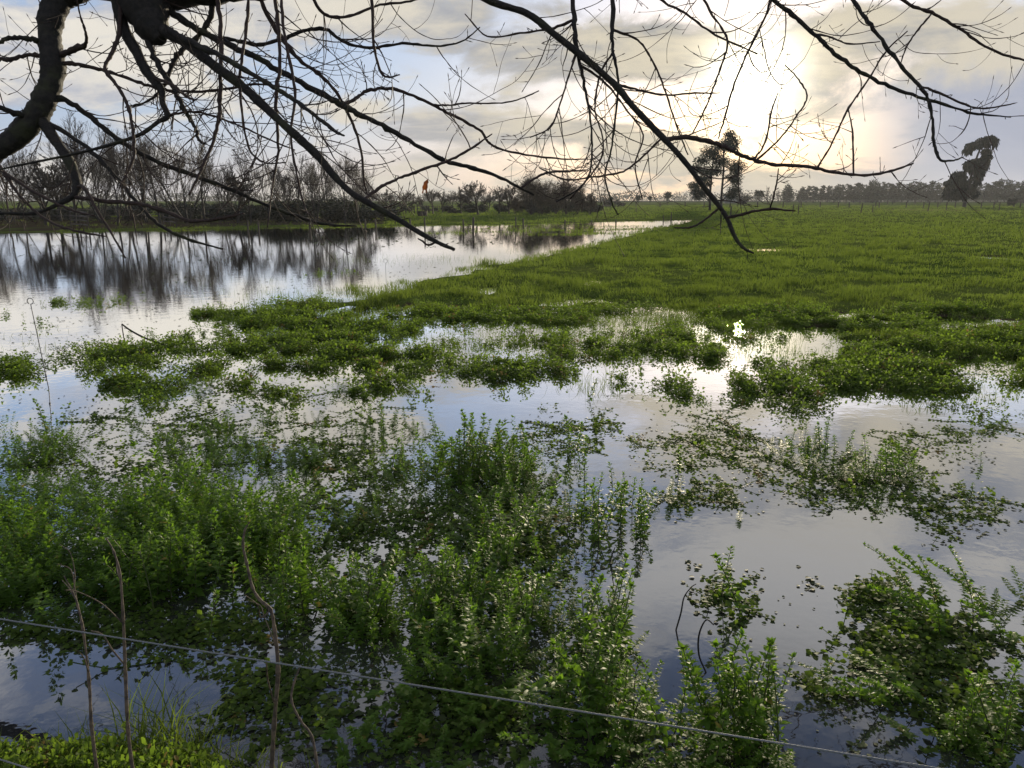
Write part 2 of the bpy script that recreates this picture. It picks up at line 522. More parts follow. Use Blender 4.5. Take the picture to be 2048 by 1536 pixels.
def build_ground():
    rings = np.concatenate([[0.0], np.geomspace(0.6, 1250, 300)])
    na = 420
    a = np.arange(na) * 2 * math.pi / na
    R, A = np.meshgrid(rings[1:], a, indexing='ij')
    X, Y = R * np.sin(A), R * np.cos(A)
    Z = height(X, Y)
    V = np.concatenate([[[0, 0, hgt(0, 0)]], np.stack([X, Y, Z], -1).reshape(-1, 3)])
    i = np.arange(len(rings) - 2)[:, None] * na + 1
    j = np.arange(na)[None, :]
    jn = (j + 1) % na
    Q = np.stack([i + j, i + na + j, i + na + jn, i + jn], -1).reshape(-1, 4)
    jj = np.arange(na)
    T = np.stack([np.zeros(na, int), 1 + jj, 1 + (jj + 1) % na], -1)
    soil = np.full(len(V), 0.5)
    soil[V[:, 2] < 0.0] = 0.0
    for px, D, rx, ry in ((1810, 150, 9, 5), (1905, 140, 12, 4), (1850, 155, 8, 4), (1950, 140, 8, 3)):
        cx = (px - 1024) / F * D * CP
        e = ((V[:, 0] - cx) / rx) ** 2 + ((V[:, 1] - D) / ry) ** 2
        soil = np.where(e < 1.8, np.maximum(soil, 0.5 + 0.5 * np.exp(-e)), soil)
    ang = V[:, 0] / np.maximum(V[:, 1], 1)
    rr = np.hypot(V[:, 0], V[:, 1])
    shore = np.array([p for p in LAND[:6]])
    ys = np.interp(V[:, 0], shore[:, 0], shore[:, 1])
    lit = (V[:, 1] > ys + 3.0 + 1.5 * nz(V[:, 0], V[:, 1], 6.0, 91)) & (ang < -0.155) & (rr < 105) & (V[:, 1] > 20)
    soil = np.where(lit, 0.16 + 0.07 * nz(V[:, 0], V[:, 1], 5.0, 92), soil)
    g = Geo().add(V, Q, T, soil)
    tag(g.obj('ground', ground_mat(), smooth=True), kind='structure')
    w = Geo().add([[-190, -8, 0], [160, -8, 0], [160, 96, 0], [-190, 96, 0]], [[0, 1, 2, 3]])
    tag(w.obj('water', water_mat()), kind='structure')


build_ground()


def far(px, D, z=None):
    """ground point in the column px at forward distance D"""
    x = 0.0
    for _ in range(3):
        h = hgt(x, D) if z is None else z
        dep = D * CP + (h - ZC) * (-SP)
        x = (px - 1024) / F * dep
    return np.array([x, D, hgt(x, D) if z is None else z]), dep

# ------------------------------------------------------------------ the bare tree overhanging the water
# each line: name, parent, depth at start and end (m), then (x, y, width) of the limb as it passes
TRACE = [
 ('M0', None, 5.0, 5.0, 'limb', [(-420, -190, 150), (-150, -120, 140), (120, -75, 130), (300, -48, 118), (450, -42, 92), (580, -62, 74), (780, -150, 62), (1100, -235, 54), (1500, -270, 44), (1900, -220, 32), (2150, -120, 16)]),
 ('M1', 'M0', 5.0, 4.9, 'limb', [(270, -50, 100), (290, 10, 92), (305, 55, 66), (322, 82, 26)]),
 ('L1', 'M0', 5.0, 4.2, 'limb', [(215, -60, 70), (150, -25, 60), (112, 8, 52), (99, 68, 45), (106, 137, 46), (92, 191, 46), (68, 236, 48), (20, 284, 42), (-40, 325, 38), (-150, 395, 26), (-280, 430, 10)]),
 ('L1a', 'L1', 0, 4.0, 'branch', [(66, 238, 16), (20, 222, 14), (-40, 205, 12), (-150, 190, 6)]),
 ('L1b', 'L1', 0, 4.1, 'branch', [(92, 85, 14), (60, 78, 12), (25, 76, 11), (-20, 88, 9), (-110, 100, 4)]),
 ('L1c', 'L1', 0, 4.4, 'branch', [(100, 118, 12), (60, 110, 10), (25, 118, 10), (-10, 122, 9), (-90, 150, 4)]),
 ('L1d', 'L1', 0, 4.0, 'branch', [(118, 112, 13), (150, 98, 16), (172, 88, 10), (170, 60, 6), (160, 30, 4), (150, -20, 3)]),
 ('L2', 'L1', 0, 3.9, 'limb', [(86, 242, 27), (113, 284, 25), (140, 325, 23), (154, 365, 21), (148, 390, 16), (113, 410, 10), (68, 427, 8), (0, 427, 7), (-90, 436, 4)]),
 ('L2a', 'L2', 0, 3.7, 'branch', [(150, 394, 10), (219, 403, 10), (273, 407, 10), (325, 421, 9.5), (376, 441, 9), (412, 441, 8), (455, 434, 7), (489, 427, 3)]),
 ('L2b', 'L2', 0, 3.8, 'branch', [(156, 372, 9), (170, 378, 8), (191, 414, 7), (222, 465, 6), (251, 516, 3.5)]),
 ('L3', 'L1', 0, 4.6, 'branch', [(100, 190, 15), (154, 212, 14), (205, 253, 13), (253, 290, 12), (325, 328, 11.5), (393, 352, 10.5), (461, 379, 10), (533, 410, 9), (598, 434, 8), (649, 448, 7), (714, 452, 3.5)]),
 ('L4', 'L1', 0, 4.0, 'branch', [(76, 234, 14), (137, 270, 11), (184, 304, 10), (239, 362, 9), (290, 424, 8.5), (325, 454, 8), (376, 478, 7), (446, 499, 4)]),
 ('L5', 'L1', 0, 3.8, 'branch', [(-30, 322, 10), (0, 340, 9), (34, 362, 8), (85, 393, 7), (143, 420, 6), (189, 432, 3)]),
 ('L6', 'L1', 0, 3.7, 'branch', [(-12, 316, 9), (8, 345, 8), (41, 393, 7), (85, 434, 6.5), (137, 458, 6), (212, 473, 3.5)]),
 ('L7', 'L1', 0, 4.3, 'branch', [(112, 125, 11), (150, 128, 10), (205, 140, 9), (260, 158, 8), (312, 176, 8), (370, 184, 7), (450, 178, 6), (520, 168, 5), (600, 180, 3)]),
 ('M2', 'M1', 0, 4.6, 'limb', [(228, -40, 34), (246, 51, 27), (273, 103, 25), (290, 137, 23), (310, 164, 21), (324, 180, 15), (325, 205, 14), (335, 232, 14), (316, 244, 10), (284, 267, 9), (239, 284, 8), (178, 301, 7), (120, 314, 6), (51, 328, 5), (-30, 345, 3)]),
 ('M2a', 'M2', 0, 4.7, 'branch', [(334, 230, 7), (386, 224, 6), (427, 232, 5.5), (480, 252, 5), (540, 280, 4), (590, 300, 3)]),
 ('M2b', 'M2', 0, 4.5, 'branch', [(300, 152, 9), (340, 168, 8), (372, 192, 7), (388, 200, 4)]),
 ('M3', 'M1', 0, 4.7, 'branch', [(280, 30, 18), (301, 96, 15), (321, 137, 14), (349, 181, 12.5), (369, 219, 11), (390, 256, 9.5), (398, 281, 7), (413, 288, 4)]),
 ('M4', 'M1', 0, 4.4, 'limb', [(312, 52, 32), (340, 68, 27), (376, 89, 25), (427, 130, 24), (478, 167, 22), (513, 198, 21), (564, 246, 19), (632, 308, 20), (666, 349, 17), (700, 383, 15), (730, 402, 15), (788, 434, 13.5), (839, 465, 12), (880, 487, 10), (909, 499, 7)]),
 ('M4b', 'M4', 0, 4.9, 'branch', [(728, 400, 8), (754, 379, 7.5), (791, 359, 7.5), (839, 342, 7), (897, 321, 7), (942, 297, 6), (984, 268, 3)]),
 ('M4c', 'M4', 0, 4.5, 'branch', [(872, 484, 5), (855, 490, 5), (845, 482, 4.5), (836, 477, 3)]),
 ('M5', 'M1', 0, 4.3, 'branch', [(318, 50, 18), (345, 66, 16), (393, 89, 15), (461, 123, 13), (530, 164, 12), (581, 195, 11), (632, 232, 9), (670, 262, 8), (688, 271, 5)]),
 ('M6', 'M0', 5.0, 5.2, 'branch', [(310, 0, 22), (355, 34, 17), (427, 75, 16), (496, 106, 15.5), (564, 144, 15), (649, 191, 14.5), (690, 214, 14), (754, 246, 13), (822, 284, 12), (890, 321, 11.5), (942, 335, 9.5), (993, 352, 8.5), (1068, 390, 5)]),
 ('M6b', 'M6', 0, 5.6, 'branch', [(1041, 376, 6), (1078, 352, 6), (1105, 344, 5.5), (1133, 343, 5), (1176, 340, 3)]),
 ('M6c', 'M6', 0, 5.7, 'branch', [(685, 211, 9), (712, 196, 8.5), (737, 181, 8.5), (788, 178, 8), (856, 205, 7.5), (908, 232, 7), (959, 260, 6.5), (976, 284, 6), (1000, 297, 5.5), (1061, 311, 5), (1130, 318, 4), (1174, 318, 3)]),
 ('M6d', 'M6c', 0, 5.4, 'branch', [(866, 210, 5), (900, 210, 4.5), (935, 206, 4.5), (976, 207, 4), (1027, 202, 3.5), (1078, 182, 3)]),
 ('M7', 'M0', 5.0, 5.5, 'branch', [(420, -20, 16), (424, 27, 14), (410, 60, 13), (427, 73, 10), (470, 80, 10), (513, 89, 9.5), (560, 80, 9), (600, 64, 9), (651, 58, 9), (685, 82, 8), (737, 96, 7), (805, 87, 6), (873, 92, 5), (925, 82, 4), (959, 55, 3)]),
 ('M8', 'M7', 0, 4.8, 'branch', [(408, 62, 13), (380, 88, 13), (355, 112, 13), (342, 135, 12), (332, 165, 9), (300, 200, 6), (250, 215, 4)]),
 ('M9', 'M0', 5.0, 4.5, 'branch', [(232, -40, 12), (240, 20, 12), (237, 70, 11), (222, 110, 10), (211, 138, 9), (240, 180, 8), (258, 220, 8), (265, 260, 7), (268, 310, 7), (255, 345, 6), (240, 372, 4)]),
 ('M10', 'M0', 5.0, 4.5, 'branch', [(430, -30, 11), (440, 40, 11), (441, 130, 10), (440, 200, 10), (434, 260, 9), (415, 310, 8), (400, 345, 7), (378, 390, 4)]),
 ('M11', 'M0', 5.0, 4.7, 'branch', [(500, -45, 9), (492, 60, 8), (480, 150, 7), (484, 230, 6), (500, 300, 5), (530, 325, 4), (572, 325, 3)]),
 ('M12', 'M0', 5.0, 4.6, 'branch', [(545, -50, 10), (555, 40, 9), (560, 120, 9), (552, 200, 8), (556, 300, 7), (545, 370, 5), (535, 455, 3)]),
 ('M13', 'M0', 5.0, 5.3, 'branch', [(505, -50, 12), (540, 40, 11), (590, 110, 10), (640, 150, 9), (672, 185, 8), (702, 240, 7), (722, 300, 6), (728, 360, 5), (734, 388, 3)]),
 ('M14', 'M0', 5.0, 5.6, 'branch', [(600, -70, 9), (640, 20, 8), (690, 33, 7), (760, 10, 6), (830, 0, 5), (880, -30, 3)]),
 ('M15', 'M0', 5.0, 5.1, 'branch', [(690, -110, 9), (740, -20, 8), (748, 90, 7), (766, 150, 6), (800, 150, 3)]),
 ('M16', 'M0', 5.0, 4.4, 'branch', [(560, -55, 8), (568, 60, 7), (590, 180, 7), (582, 270, 6), (596, 360, 5), (612, 420, 4), (620, 428, 3)]),
 ('R1', 'M0', 5.0, 4.8, 'limb', [(780, -150, 22), (880, -62, 18), (976, 0, 16.5), (1054, 27, 16), (1113, 72, 16.5), (1181, 126, 16), (1232, 172, 15.5), (1268, 215, 15), (1332, 282, 14), (1366, 319, 12.5), (1407, 373, 12), (1448, 426, 11), (1469, 472, 9.5), (1486, 495, 8), (1508, 507, 4.5)]),
 ('R1b', 'R1', 0, 5.3, 'branch', [(1330, 279, 11), (1378, 275, 11), (1432, 288, 11), (1469, 304, 10), (1506, 319, 9.5), (1552, 329, 9), (1614, 333, 8), (1676, 346, 7.5), (1738, 350, 7), (1788, 340, 6), (1826, 327, 4)]),
 ('R1c', 'R1', 0, 4.6, 'branch', [(1452, 437, 8), (1490, 427, 7), (1540, 418, 6.5), (1591, 422, 4)]),
 ('R1d', 'R1', 0, 4.9, 'branch', [(1436, 418, 6), (1399, 447, 5), (1374, 456, 4.5), (1347, 455, 3)]),
 ('R1e', 'R1', 0, 5.4, 'branch', [(1324, 276, 6), (1275, 323, 5), (1240, 345, 5), (1181, 355, 4.5), (1130, 359, 4), (1078, 335, 3)]),
 ('R1f', 'R1b', 0, 5.0, 'branch', [(1635, 336, 5), (1664, 286, 4.5), (1693, 224, 4.5), (1738, 157, 4), (1771, 104, 4), (1815, 62, 3)]),
 ('R1g', 'R1b', 0, 5.5, 'branch', [(1508, 320, 5), (1531, 282, 4.5), (1544, 219, 4), (1556, 186, 2.5)]),
 ('R1h', 'R1b', 0, 5.1, 'branch', [(1512, 321, 5), (1560, 277, 4.5), (1593, 232, 4), (1614, 195, 4), (1598, 160, 3.5), (1570, 130, 2.5)]),
 ('R1i', 'R1b', 0, 5.4, 'branch', [(1707, 348, 4.5), (1705, 265, 4), (1697, 220, 2.5)]),
 ('R1j', 'R1c', 0, 4.4, 'branch', [(1540, 418, 4), (1552, 373, 4), (1557, 337, 2.5)]),
 ('R1k', 'R1', 0, 5.2, 'branch', [(1225, 166, 6), (1270, 178, 5.5), (1330, 190, 5), (1390, 186, 4), (1440, 186, 3)]),
 ('R2', 'M0', 5.0, 5.0, 'branch', [(1330, -258, 16), (1450, -90, 12), (1548, 0, 10.5), (1593, 37, 10.5), (1635, 75, 10), (1676, 112, 10), (1730, 149, 9), (1800, 182, 8.5), (1883, 207, 7), (1945, 226, 5.5), (2022, 234, 3)]),
 ('R2a', 'R2', 0, 5.3, 'branch', [(1625, 68, 6), (1660, 74, 5), (1700, 88, 4), (1760, 83, 2.5)]),
 ('R3', 'M0', 5.0, 4.7, 'branch', [(1560, -268, 15), (1640, -95, 11), (1705, 0, 9.5), (1742, 50, 9.5), (1780, 104, 9), (1821, 153, 9), (1850, 186, 8.5), (1863, 224, 8), (1868, 282, 7), (1879, 318, 6.5), (1904, 321, 4.5), (1927, 314, 3)]),
 ('R3b', 'R3', 0, 5.0, 'branch', [(1836, 170, 6), (1879, 186, 5.5), (1925, 207, 5), (1966, 217, 4.5), (2028, 207, 3)]),
 ('R4', 'M0', 5.0, 5.2, 'branch', [(1540, -268, 12), (1660, -110, 9), (1805, 0, 8), (1862, 25, 8), (1916, 56, 7), (1978, 97, 6), (2048, 120, 5), (2110, 130, 3)]),
 ('R4a', 'R4', 0, 5.0, 'branch', [(1864, 26, 5), (1840, 55, 4.5), (1815, 90, 4), (1800, 130, 3)]),
 ('R5', 'M0', 5.0, 4.9, 'branch', [(1110, -236, 16), (1138, -80, 13), (1147, 20, 12), (1152, 80, 11), (1162, 140, 9), (1178, 219, 6), (1184, 290, 5), (1180, 342, 4.5), (1160, 376, 4), (1112, 404, 3)]),
 ('R5b', 'M0', 5.0, 5.1, 'branch', [(1215, -250, 15), (1224, -80, 13), (1225, 51, 11), (1226, 103, 8), (1236, 171, 6), (1224, 290, 5), (1210, 350, 4.5), (1222, 400, 4), (1236, 430, 3)]),
 ('R5c', 'R5', 0, 5.2, 'branch', [(1150, 40, 9), (1100, 58, 6), (1040, 66, 4.5), (975, 72, 4), (930, 28, 3)]),
 ('R5d', 'R5', 0, 4.8, 'branch', [(1155, 100, 7), (1138, 150, 5), (1118, 215, 4.5), (1100, 255, 4), (1060, 275, 3)]),
 ('R5e', 'R5b', 0, 5.3, 'branch', [(1226, 60, 7), (1275, 80, 5), (1304, 120, 5), (1328, 174, 4.5), (1349, 240, 4), (1376, 310, 3)]),
 ('R5f', 'R5b', 0, 5.2, 'branch', [(1228, 100, 6), (1200, 150, 5), (1190, 220, 4.5), (1206, 280, 4), (1196, 330, 4), (1140, 398, 3)]),
 ('R5g', 'R5', 0, 5.1, 'branch', [(1160, 130, 7), (1210, 165, 5), (1250, 215, 4.5), (1286, 270, 4), (1270, 330, 3.5), (1285, 400, 2.5)]),
 ('R6', 'M0', 5.0, 5.3, 'branch', [(1500, -270, 12), (1535, -60, 8), (1538, 10, 6.5), (1502, 91, 5.5), (1469, 166, 5), (1448, 240, 4.5), (1436, 278, 3)]),
 ('R7', 'M0', 5.0, 5.0, 'branch', [(1300, -256, 12), (1380, -80, 8), (1419, 21, 6), (1455, 79, 5.5), (1440, 137, 5), (1415, 207, 4.5), (1384, 268, 3)]),
 ('R8', 'M0', 5.0, 5.4, 'branch', [(1200, -250, 10), (1270, -60, 7), (1324, 0, 6), (1374, 29, 5.5), (1432, 70, 5), (1515, 108, 3.5)]),
]


def build_big_tree():
    info = {}
    root = thing('overhanging_tree', (-5.8, 5.7, -0.25), 'bare mossy old tree whose limbs and drooping twigs hang over the flood water', 'tree')
    base = np.array([-5.8, 5.7, -0.25])
    off = -base
    rg = np.random.default_rng(21)
    # trunk, just outside the picture on the left
    tr = spline([[-5.8, 5.7, -0.25, .66], [-5.78, 5.7, 0.3, .50], [-5.7, 5.66, 1.6, .42], [-5.5, 5.68, 3.2, .38], [-5.5, 5.8, 4.8, .30], [-5.7, 5.9, 6.8, .18], [-5.6, 5.8, 9.4, .07]], 6)
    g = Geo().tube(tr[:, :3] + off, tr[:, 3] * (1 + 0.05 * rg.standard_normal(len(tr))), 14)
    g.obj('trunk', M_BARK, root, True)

    def wig(n, amp):
        return np.cumsum(rg.standard_normal(n)) * amp

    def twig(gg, p0, d0, L, r0, level, up):
        n = max(5, int(L / 0.045))
        st = L / n
        p, d = np.array(p0), d0 / (np.linalg.norm(d0) + 1e-9)
        pts = [p.copy()]
        curl = rg.standard_normal(3) * 0.045
        for i in range(n):
            f = i / n
            d = d + np.array([0, 0, 1.0]) * up * (0.02 + 0.16 * f) + curl + rg.standard_normal(3) * 0.06
            d /= np.linalg.norm(d)
            p = p + d * st
            pts.append(p.copy())
        pts = np.array(pts)
        rr = np.linspace(r0, max(r0 * 0.45, 0.0015), n + 1) * (1 + 0.13 * rg.standard_normal(n + 1))
        bl = 0.028 + 0.012 * rg.random()
        pts = np.vstack([pts, pts[-1] + d * bl * 0.45, pts[-1] + d * bl])      # bud at the tip
        rr = np.concatenate([rr, [max(rr[-1] * 1.5, 0.0036), 0.0008]])
        gg.tube(pts, rr, 4 if r0 < 0.006 else 5, 0.5, False)
        if level < 2:
            for _ in range(rg.integers(1, 4) if level == 0 else rg.integers(0, 2)):
                k = rg.integers(1, n)
                q = pts[k + 1] - pts[k]
                q = q / (np.linalg.norm(q) + 1e-9)
                side = np.cross(q, rg.standard_normal(3))
                side /= np.linalg.norm(side) + 1e-9
                twig(gg, pts[k], q * 0.7 + side * 0.8, L * rg.uniform(0.25, 0.6), rr[k] * 0.7, level + 1, up)
        return pts

    for name, par, d0, d1, kind, pts in TRACE:
        d1 = d1 * (1.32 if name[0] == 'L' else 1.15)
        d0 = d0 * 1.15
        if d0 == 0:
            pp = info[par]['pix']
            d0 = pp[np.argmin(np.hypot(pp[:, 0] - pts[0][0], pp[:, 1] - pts[0][1])), 3]
        n = len(pts)
        rows = np.array([[x, y, w, d0 + (d1 - d0) * (i / (n - 1)) ** 0.8] for i, (x, y, w) in enumerate(pts)])
        rows = spline(rows, 12 if kind == 'limb' else 7)
        P = np.array([PD(x, y, d) for x, y, w, d in rows])
        rad = rows[:, 2] * rows[:, 3] / F / 2 * (0.95 if name in ('M0', 'M1', 'L1') else 0.82)
        m = len(P)
        jit = rg.standard_normal((m, 3)) * rad[:, None] * (0.0 if kind == 'limb' else 0.20)
        jit[0] = 0
        P = P + jit
        knob = (1 + 0.05 * np.sin(np.arange(m) * 0.37 + rg.random() * 6) + 0.03 * np.sin(np.arange(m) * 0.83 + rg.random() * 6)) if kind == 'limb' else (1 + 0.07 * rg.standard_normal(m) + 0.22 * (rg.random(m) < 0.12))
        info[name] = dict(pix=rows, P=P, rad=rad)
        g = Geo().tube(P + off, np.maximum(rad * knob * (1.02 if kind == 'limb' else 0.98), 0.002), 14 if kind == 'limb' else 7, 0.5, True, 0.045 if kind == 'limb' else 0.09)
        bg, spur = g, []
        # twigs along it
        gg = Geo()
        bunch = []
        seg = np.linalg.norm(np.diff(P, axis=0), axis=1)
        length = seg.sum()
        inpic = (rows[:, 0] > -150) & (rows[:, 0] < 2200) & (rows[:, 1] > -160)
        first = name[0]
        dens = {'L': 3.2, 'M': 3.7, 'R': 2.6}[first]
        if name in ('M0',):
            dens = 2.5
        if name in ('R2', 'R3', 'R4', 'R3b', 'R2a', 'R1b'):
            dens = 2.5
        if name.startswith('R5'):
            dens = 5.0
        cnt = rg.poisson(dens * length)
        # short leafless spurs for the dead, blunt limbs
        for _ in range(cnt):
            k = rg.integers(1, m - 1)
            if not inpic[k] or (name in ('M4', 'M5', 'M3') and rows[k, 0] > 780):
                continue
            t = P[min(k + 1, m - 1)] - P[k]
            t /= np.linalg.norm(t) + 1e-9
            side = np.cross(t, np.array([0.15 * rg.standard_normal(), -1.0, 0.3 * rg.standard_normal()]))
            side *= rg.choice([-1, 1])
            side[1] += 0.45 * rg.standard_normal()
            dn = np.array([0, 0, -1.0])
            L = rg.uniform(0.22, 0.95) * (1.0 if first != 'R' else 0.85)
            if rows[k, 1] > 330:
                L *= 0.45
            if rows[k, 1] > 420 and rg.random() < 0.7:
                continue
            r0 = min(0.0054, rad[k] * 0.62) * rg.uniform(0.75, 1.0)
            droop = rg.uniform(0.1, 0.9)
            bunch.append(Geo())
            twig(bunch[-1], P[k], t * rg.uniform(0.35, 0.9) + side * 0.8 + dn * droop, L, max(r0, 0.0028), 0, rg.uniform(0.35, 1.0))
        for _ in range(rg.poisson(5.0 * length)):            # short spurs with a bud
            k = rg.integers(1, m - 1)
            if inpic[k] and rad[k] < 0.035:
                t = P[k + 1] - P[k]
                sd = np.cross(t, rg.standard_normal(3))
                sd /= np.linalg.norm(sd) + 1e-9
                e = sd * 0.9 + t / (np.linalg.norm(t) + 1e-9) * 0.6
                q = P[k] + sd * rad[k] * 0.5
                L = rg.uniform(0.012, 0.05)
                gb = Geo().tube(np.array([q, q + e * L * 0.6, q + e * L * 0.8, q + e * L * 1.3]), [0.003, 0.0024, 0.0042, 0.0008], 4, 0.5, False)
                gb.V = [v + off.astype(np.float32) for v in gb.V]
                spur.append(gb)
        for gb in spur:                                      # they are knobs of the branch itself
            bg.V += gb.V; bg.C += gb.C
            bg.Q += [q + bg.n for q in gb.Q]
            bg.n += gb.n
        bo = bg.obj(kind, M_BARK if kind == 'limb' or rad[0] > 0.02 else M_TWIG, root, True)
        info[name]['obj'] = bo
        few = len(bunch) < 5
        for one in (bunch if few else [gg] if bunch else []):
            if not few:
                for x in bunch:
                    gg.V += x.V; gg.C += x.C
                    gg.Q += [q + gg.n for q in x.Q]
                    gg.n += x.n
            one.V = [v + off.astype(np.float32) for v in one.V]
            one.obj('twig' if few else 'twigs', M_TWIG, bo, True)
    # the last brown leaf, hanging from a twig on a thread-thin stalk
    q = PD(850, 345, 4.75)
    lf = Geo()
    top = PD(848, 333, 4.78)
    tip = PD(857, 360, 4.72)
    lf.tube(np.array([top, PD(855, 345, 4.75), tip]) + off, 0.0016, 4)
    prof = [(0, 2, 6), (4, 5, 3), (9, 4.2, 0), (15, 5.5, -2), (20, 4.5, -3), (26, 4, -4)]
    Vl = []
    for i, (dy, hw, sh) in enumerate(prof):
        for s in (-1, -0.35, 0.3, 1):
            Vl.append(PD(851 + sh * 0.5 + s * hw + (1.5 if i == 5 and s > 0 else (-1.5 if i == 5 else 0)), 360 + dy + (rg.random() - .5) * 3, 4.72 + 0.025 * abs(s) + 0.012 * math.sin(i * 2.1)) + off)
    Ql = [[i * 4 + j, i * 4 + j + 1, i * 4 + j + 5, i * 4 + j + 4] for i in range(5) for j in range(3) if not (i == 4 and j == 1)]
    lf.add(Vl, Ql, None, 0.6)
    o = lf.obj('dead_leaf', M_DEAD, root, True)
    o['label'] = 'withered orange brown leaf'


build_big_tree()

# ------------------------------------------------------------------ bare trees across the water


def bare_tree(seed, H, form):
    """returns meshes (trunk with limbs, twigs) of a leafless tree of height H standing at the origin"""
    r = np.random.default_rng(seed)
    tk, tw = Geo(), Geo()
    par = {'upright': dict(stems=(1, 3), a1=(14, 30), a2=(14, 34), n1=11, n2=6, n3=5, n4=2, up=0.11, low=0.14),
           'spread': dict(stems=(1, 1), a1=(28, 58), a2=(18, 38), n1=10, n2=7, n3=6, n4=3, up=0.07, low=0.2),
           'willow': dict(stems=(3, 5), a1=(12, 38), a2=(16, 42), n1=9, n2=7, n3=6, n4=2, up=0.06, low=0.08),
           'thin': dict(stems=(1, 1), a1=(18, 32), a2=(15, 30), n1=12, n2=4, n3=4, n4=2, up=0.12, low=0.2)}[form]

    def turn(d, ang):
        s = np.cross(d, r.standard_normal(3))
        s /= np.linalg.norm(s) + 1e-9
        return d * math.cos(ang) + s * math.sin(ang)

    def grow(p, d, L, rad, lv):
        n = 7 if lv == 0 else (5 if lv < 3 else 4)
        pts = [p]
        up = par['up'] if lv < 3 else (-0.05 if form == 'willow' else par['up'] * 0.5)
        for i in range(n):
            d = d + np.array([0, 0, up]) + r.standard_normal(3) * (0.06 if lv == 0 else 0.11)
            d = d / np.linalg.norm(d)
            pts.append(pts[-1] + d * L / n)
        pts = np.array(pts)
        rr = np.linspace(rad, rad * (0.25 if lv == 0 else 0.35), n + 1)
        (tk if lv < 2 else tw).tube(pts, np.maximum(rr, {'spread': 0.020, 'willow': 0.016}.get(form, 0.013)), 6 if lv == 0 else (5 if lv == 1 else 3), 0.5, False)
        if lv == 4:
            return
        cnt = (par['n1'], par['n2'], par['n3'], par['n4'])[lv]
        cnt = max(1, int(round(cnt * r.uniform(0.75, 1.25))))
        for i in range(cnt):
            f = (par['low'] + (1 - par['low']) * (i + r.random()) / cnt) if lv == 0 else r.uniform(0.2, 1.0)
            x = f * n
            k = min(int(x), n - 1)
            q = pts[k] + (pts[k + 1] - pts[k]) * (x - k)
            t = (pts[k + 1] - pts[k]) / (L / n)
            a = math.radians(r.uniform(*(par['a1'] if lv == 0 else par['a2'])))
            if lv == 0:
                ll = L * (1.05 - 0.72 * f) * r.uniform(0.5, 0.75) * (0.8 if form == 'thin' else 1.0)
            else:
                ll = L * r.uniform(0.38, 0.62) * (1.5 if form == 'willow' and lv >= 2 else 1.0)
            grow(q, turn(t, a), ll, max(rr[k] * r.uniform(0.45, 0.62), {'spread': 0.022, 'willow': 0.018}.get(form, 0.016)), lv + 1)

    ns = r.integers(par['stems'][0], par['stems'][1] + 1)
    for s in range(ns):
        d = np.array([0, 0, 1.0]) if ns == 1 else np.array([r.normal(0, 0.20), r.normal(0, 0.20), 1.0])
        p = np.array([r.normal(0, 0.12), r.normal(0, 0.12), -0.3]) if ns > 1 else np.array([0, 0, -0.3])
        hh = H * (0.86 if s == 0 else r.uniform(0.6, 0.85)) * (0.72 if form == 'spread' else 1.0)
        grow(p, d / np.linalg.norm(d), hh, H * (0.016 if ns == 1 else 0.012) * (1.35 if form == 'spread' else 1), 0)
    zmax = max(float(np.concatenate(g.V)[:, 2].max()) for g in (tk, tw))
    for g in (tk, tw):
        g.V = [v * (H / zmax) for v in g.V]
    return tk.mesh('trunk', M_FARBARK, True), tw.mesh('twigs', M_WILLOW if form == 'willow' else M_FARTWIG)


VAR = {}


def variants(form, seeds, H):
    VAR[form] = [bare_tree(s, H, form) for s in seeds]


variants('upright', (11, 12, 13, 14, 15, 16), 11.0)
variants('spread', (31, 32, 33, 34), 8.0)
variants('willow', (51, 52, 53), 9.0)
variants('thin', (71, 72), 9.0)
HV = {'upright': 11.0, 'spread': 8.0, 'willow': 9.0, 'thin': 9.0}


def put_bare(form, i, px, top, D, label, group, wide=1.0, name='bare_tree'):
    p, dep = far(px, D)
    base_y = 768 - F * ((p[2] - ZC) * CP + p[1] * SP) / dep
    H = max(1.5, (base_y - top) * dep / F)
    s = H / HV[form]
    me = VAR[form][i % len(VAR[form])]
    o = thing(name, p, label, 'tree', group, random.uniform(0, 6.28), (s * wide, s * wide, s))
    link('trunk', me[0], o)
    link('crown', me[1], o)
    return o


LEFT = [  # px, top, distance, form
 (-60, 250, 82, 'upright'), (-20, 262, 96, 'upright'), (18, 290, 88, 'upright'), (52, 300, 100, 'upright'), (92, 325, 84, 'spread'), (122, 318, 95, 'spread'),
 (150, 226, 90, 'upright'), (176, 300, 104, 'upright'), (205, 262, 88, 'upright'), (236, 290, 84, 'upright'), (262, 252, 98, 'upright'), (292, 276, 92, 'upright'),
 (322, 268, 86, 'upright'), (350, 300, 102, 'upright'), (376, 258, 90, 'upright'), (408, 270, 96, 'upright'), (446, 320, 104, 'upright'), (476, 345, 92, 'spread'),
 (503, 292, 92, 'upright'), (540, 330, 104, 'upright'), (572, 318, 96, 'upright'), (602, 310, 100, 'upright'), (632, 318, 92, 'upright'), (662, 300, 98, 'upright'),
 (690, 305, 90, 'upright'), (714, 310, 95, 'upright'), (738, 345, 104, 'upright')]
for k, (px, top, D, form) in enumerate(LEFT):
    put_bare(form, k, px, top, D * 0.80, f'bare {"upright" if form == "upright" else "bushy"} tree on the far left shore, {ORD[k]} from the left of its row',
             'bare trees along the far left shore', 1.0 if form == 'upright' else 1.15)
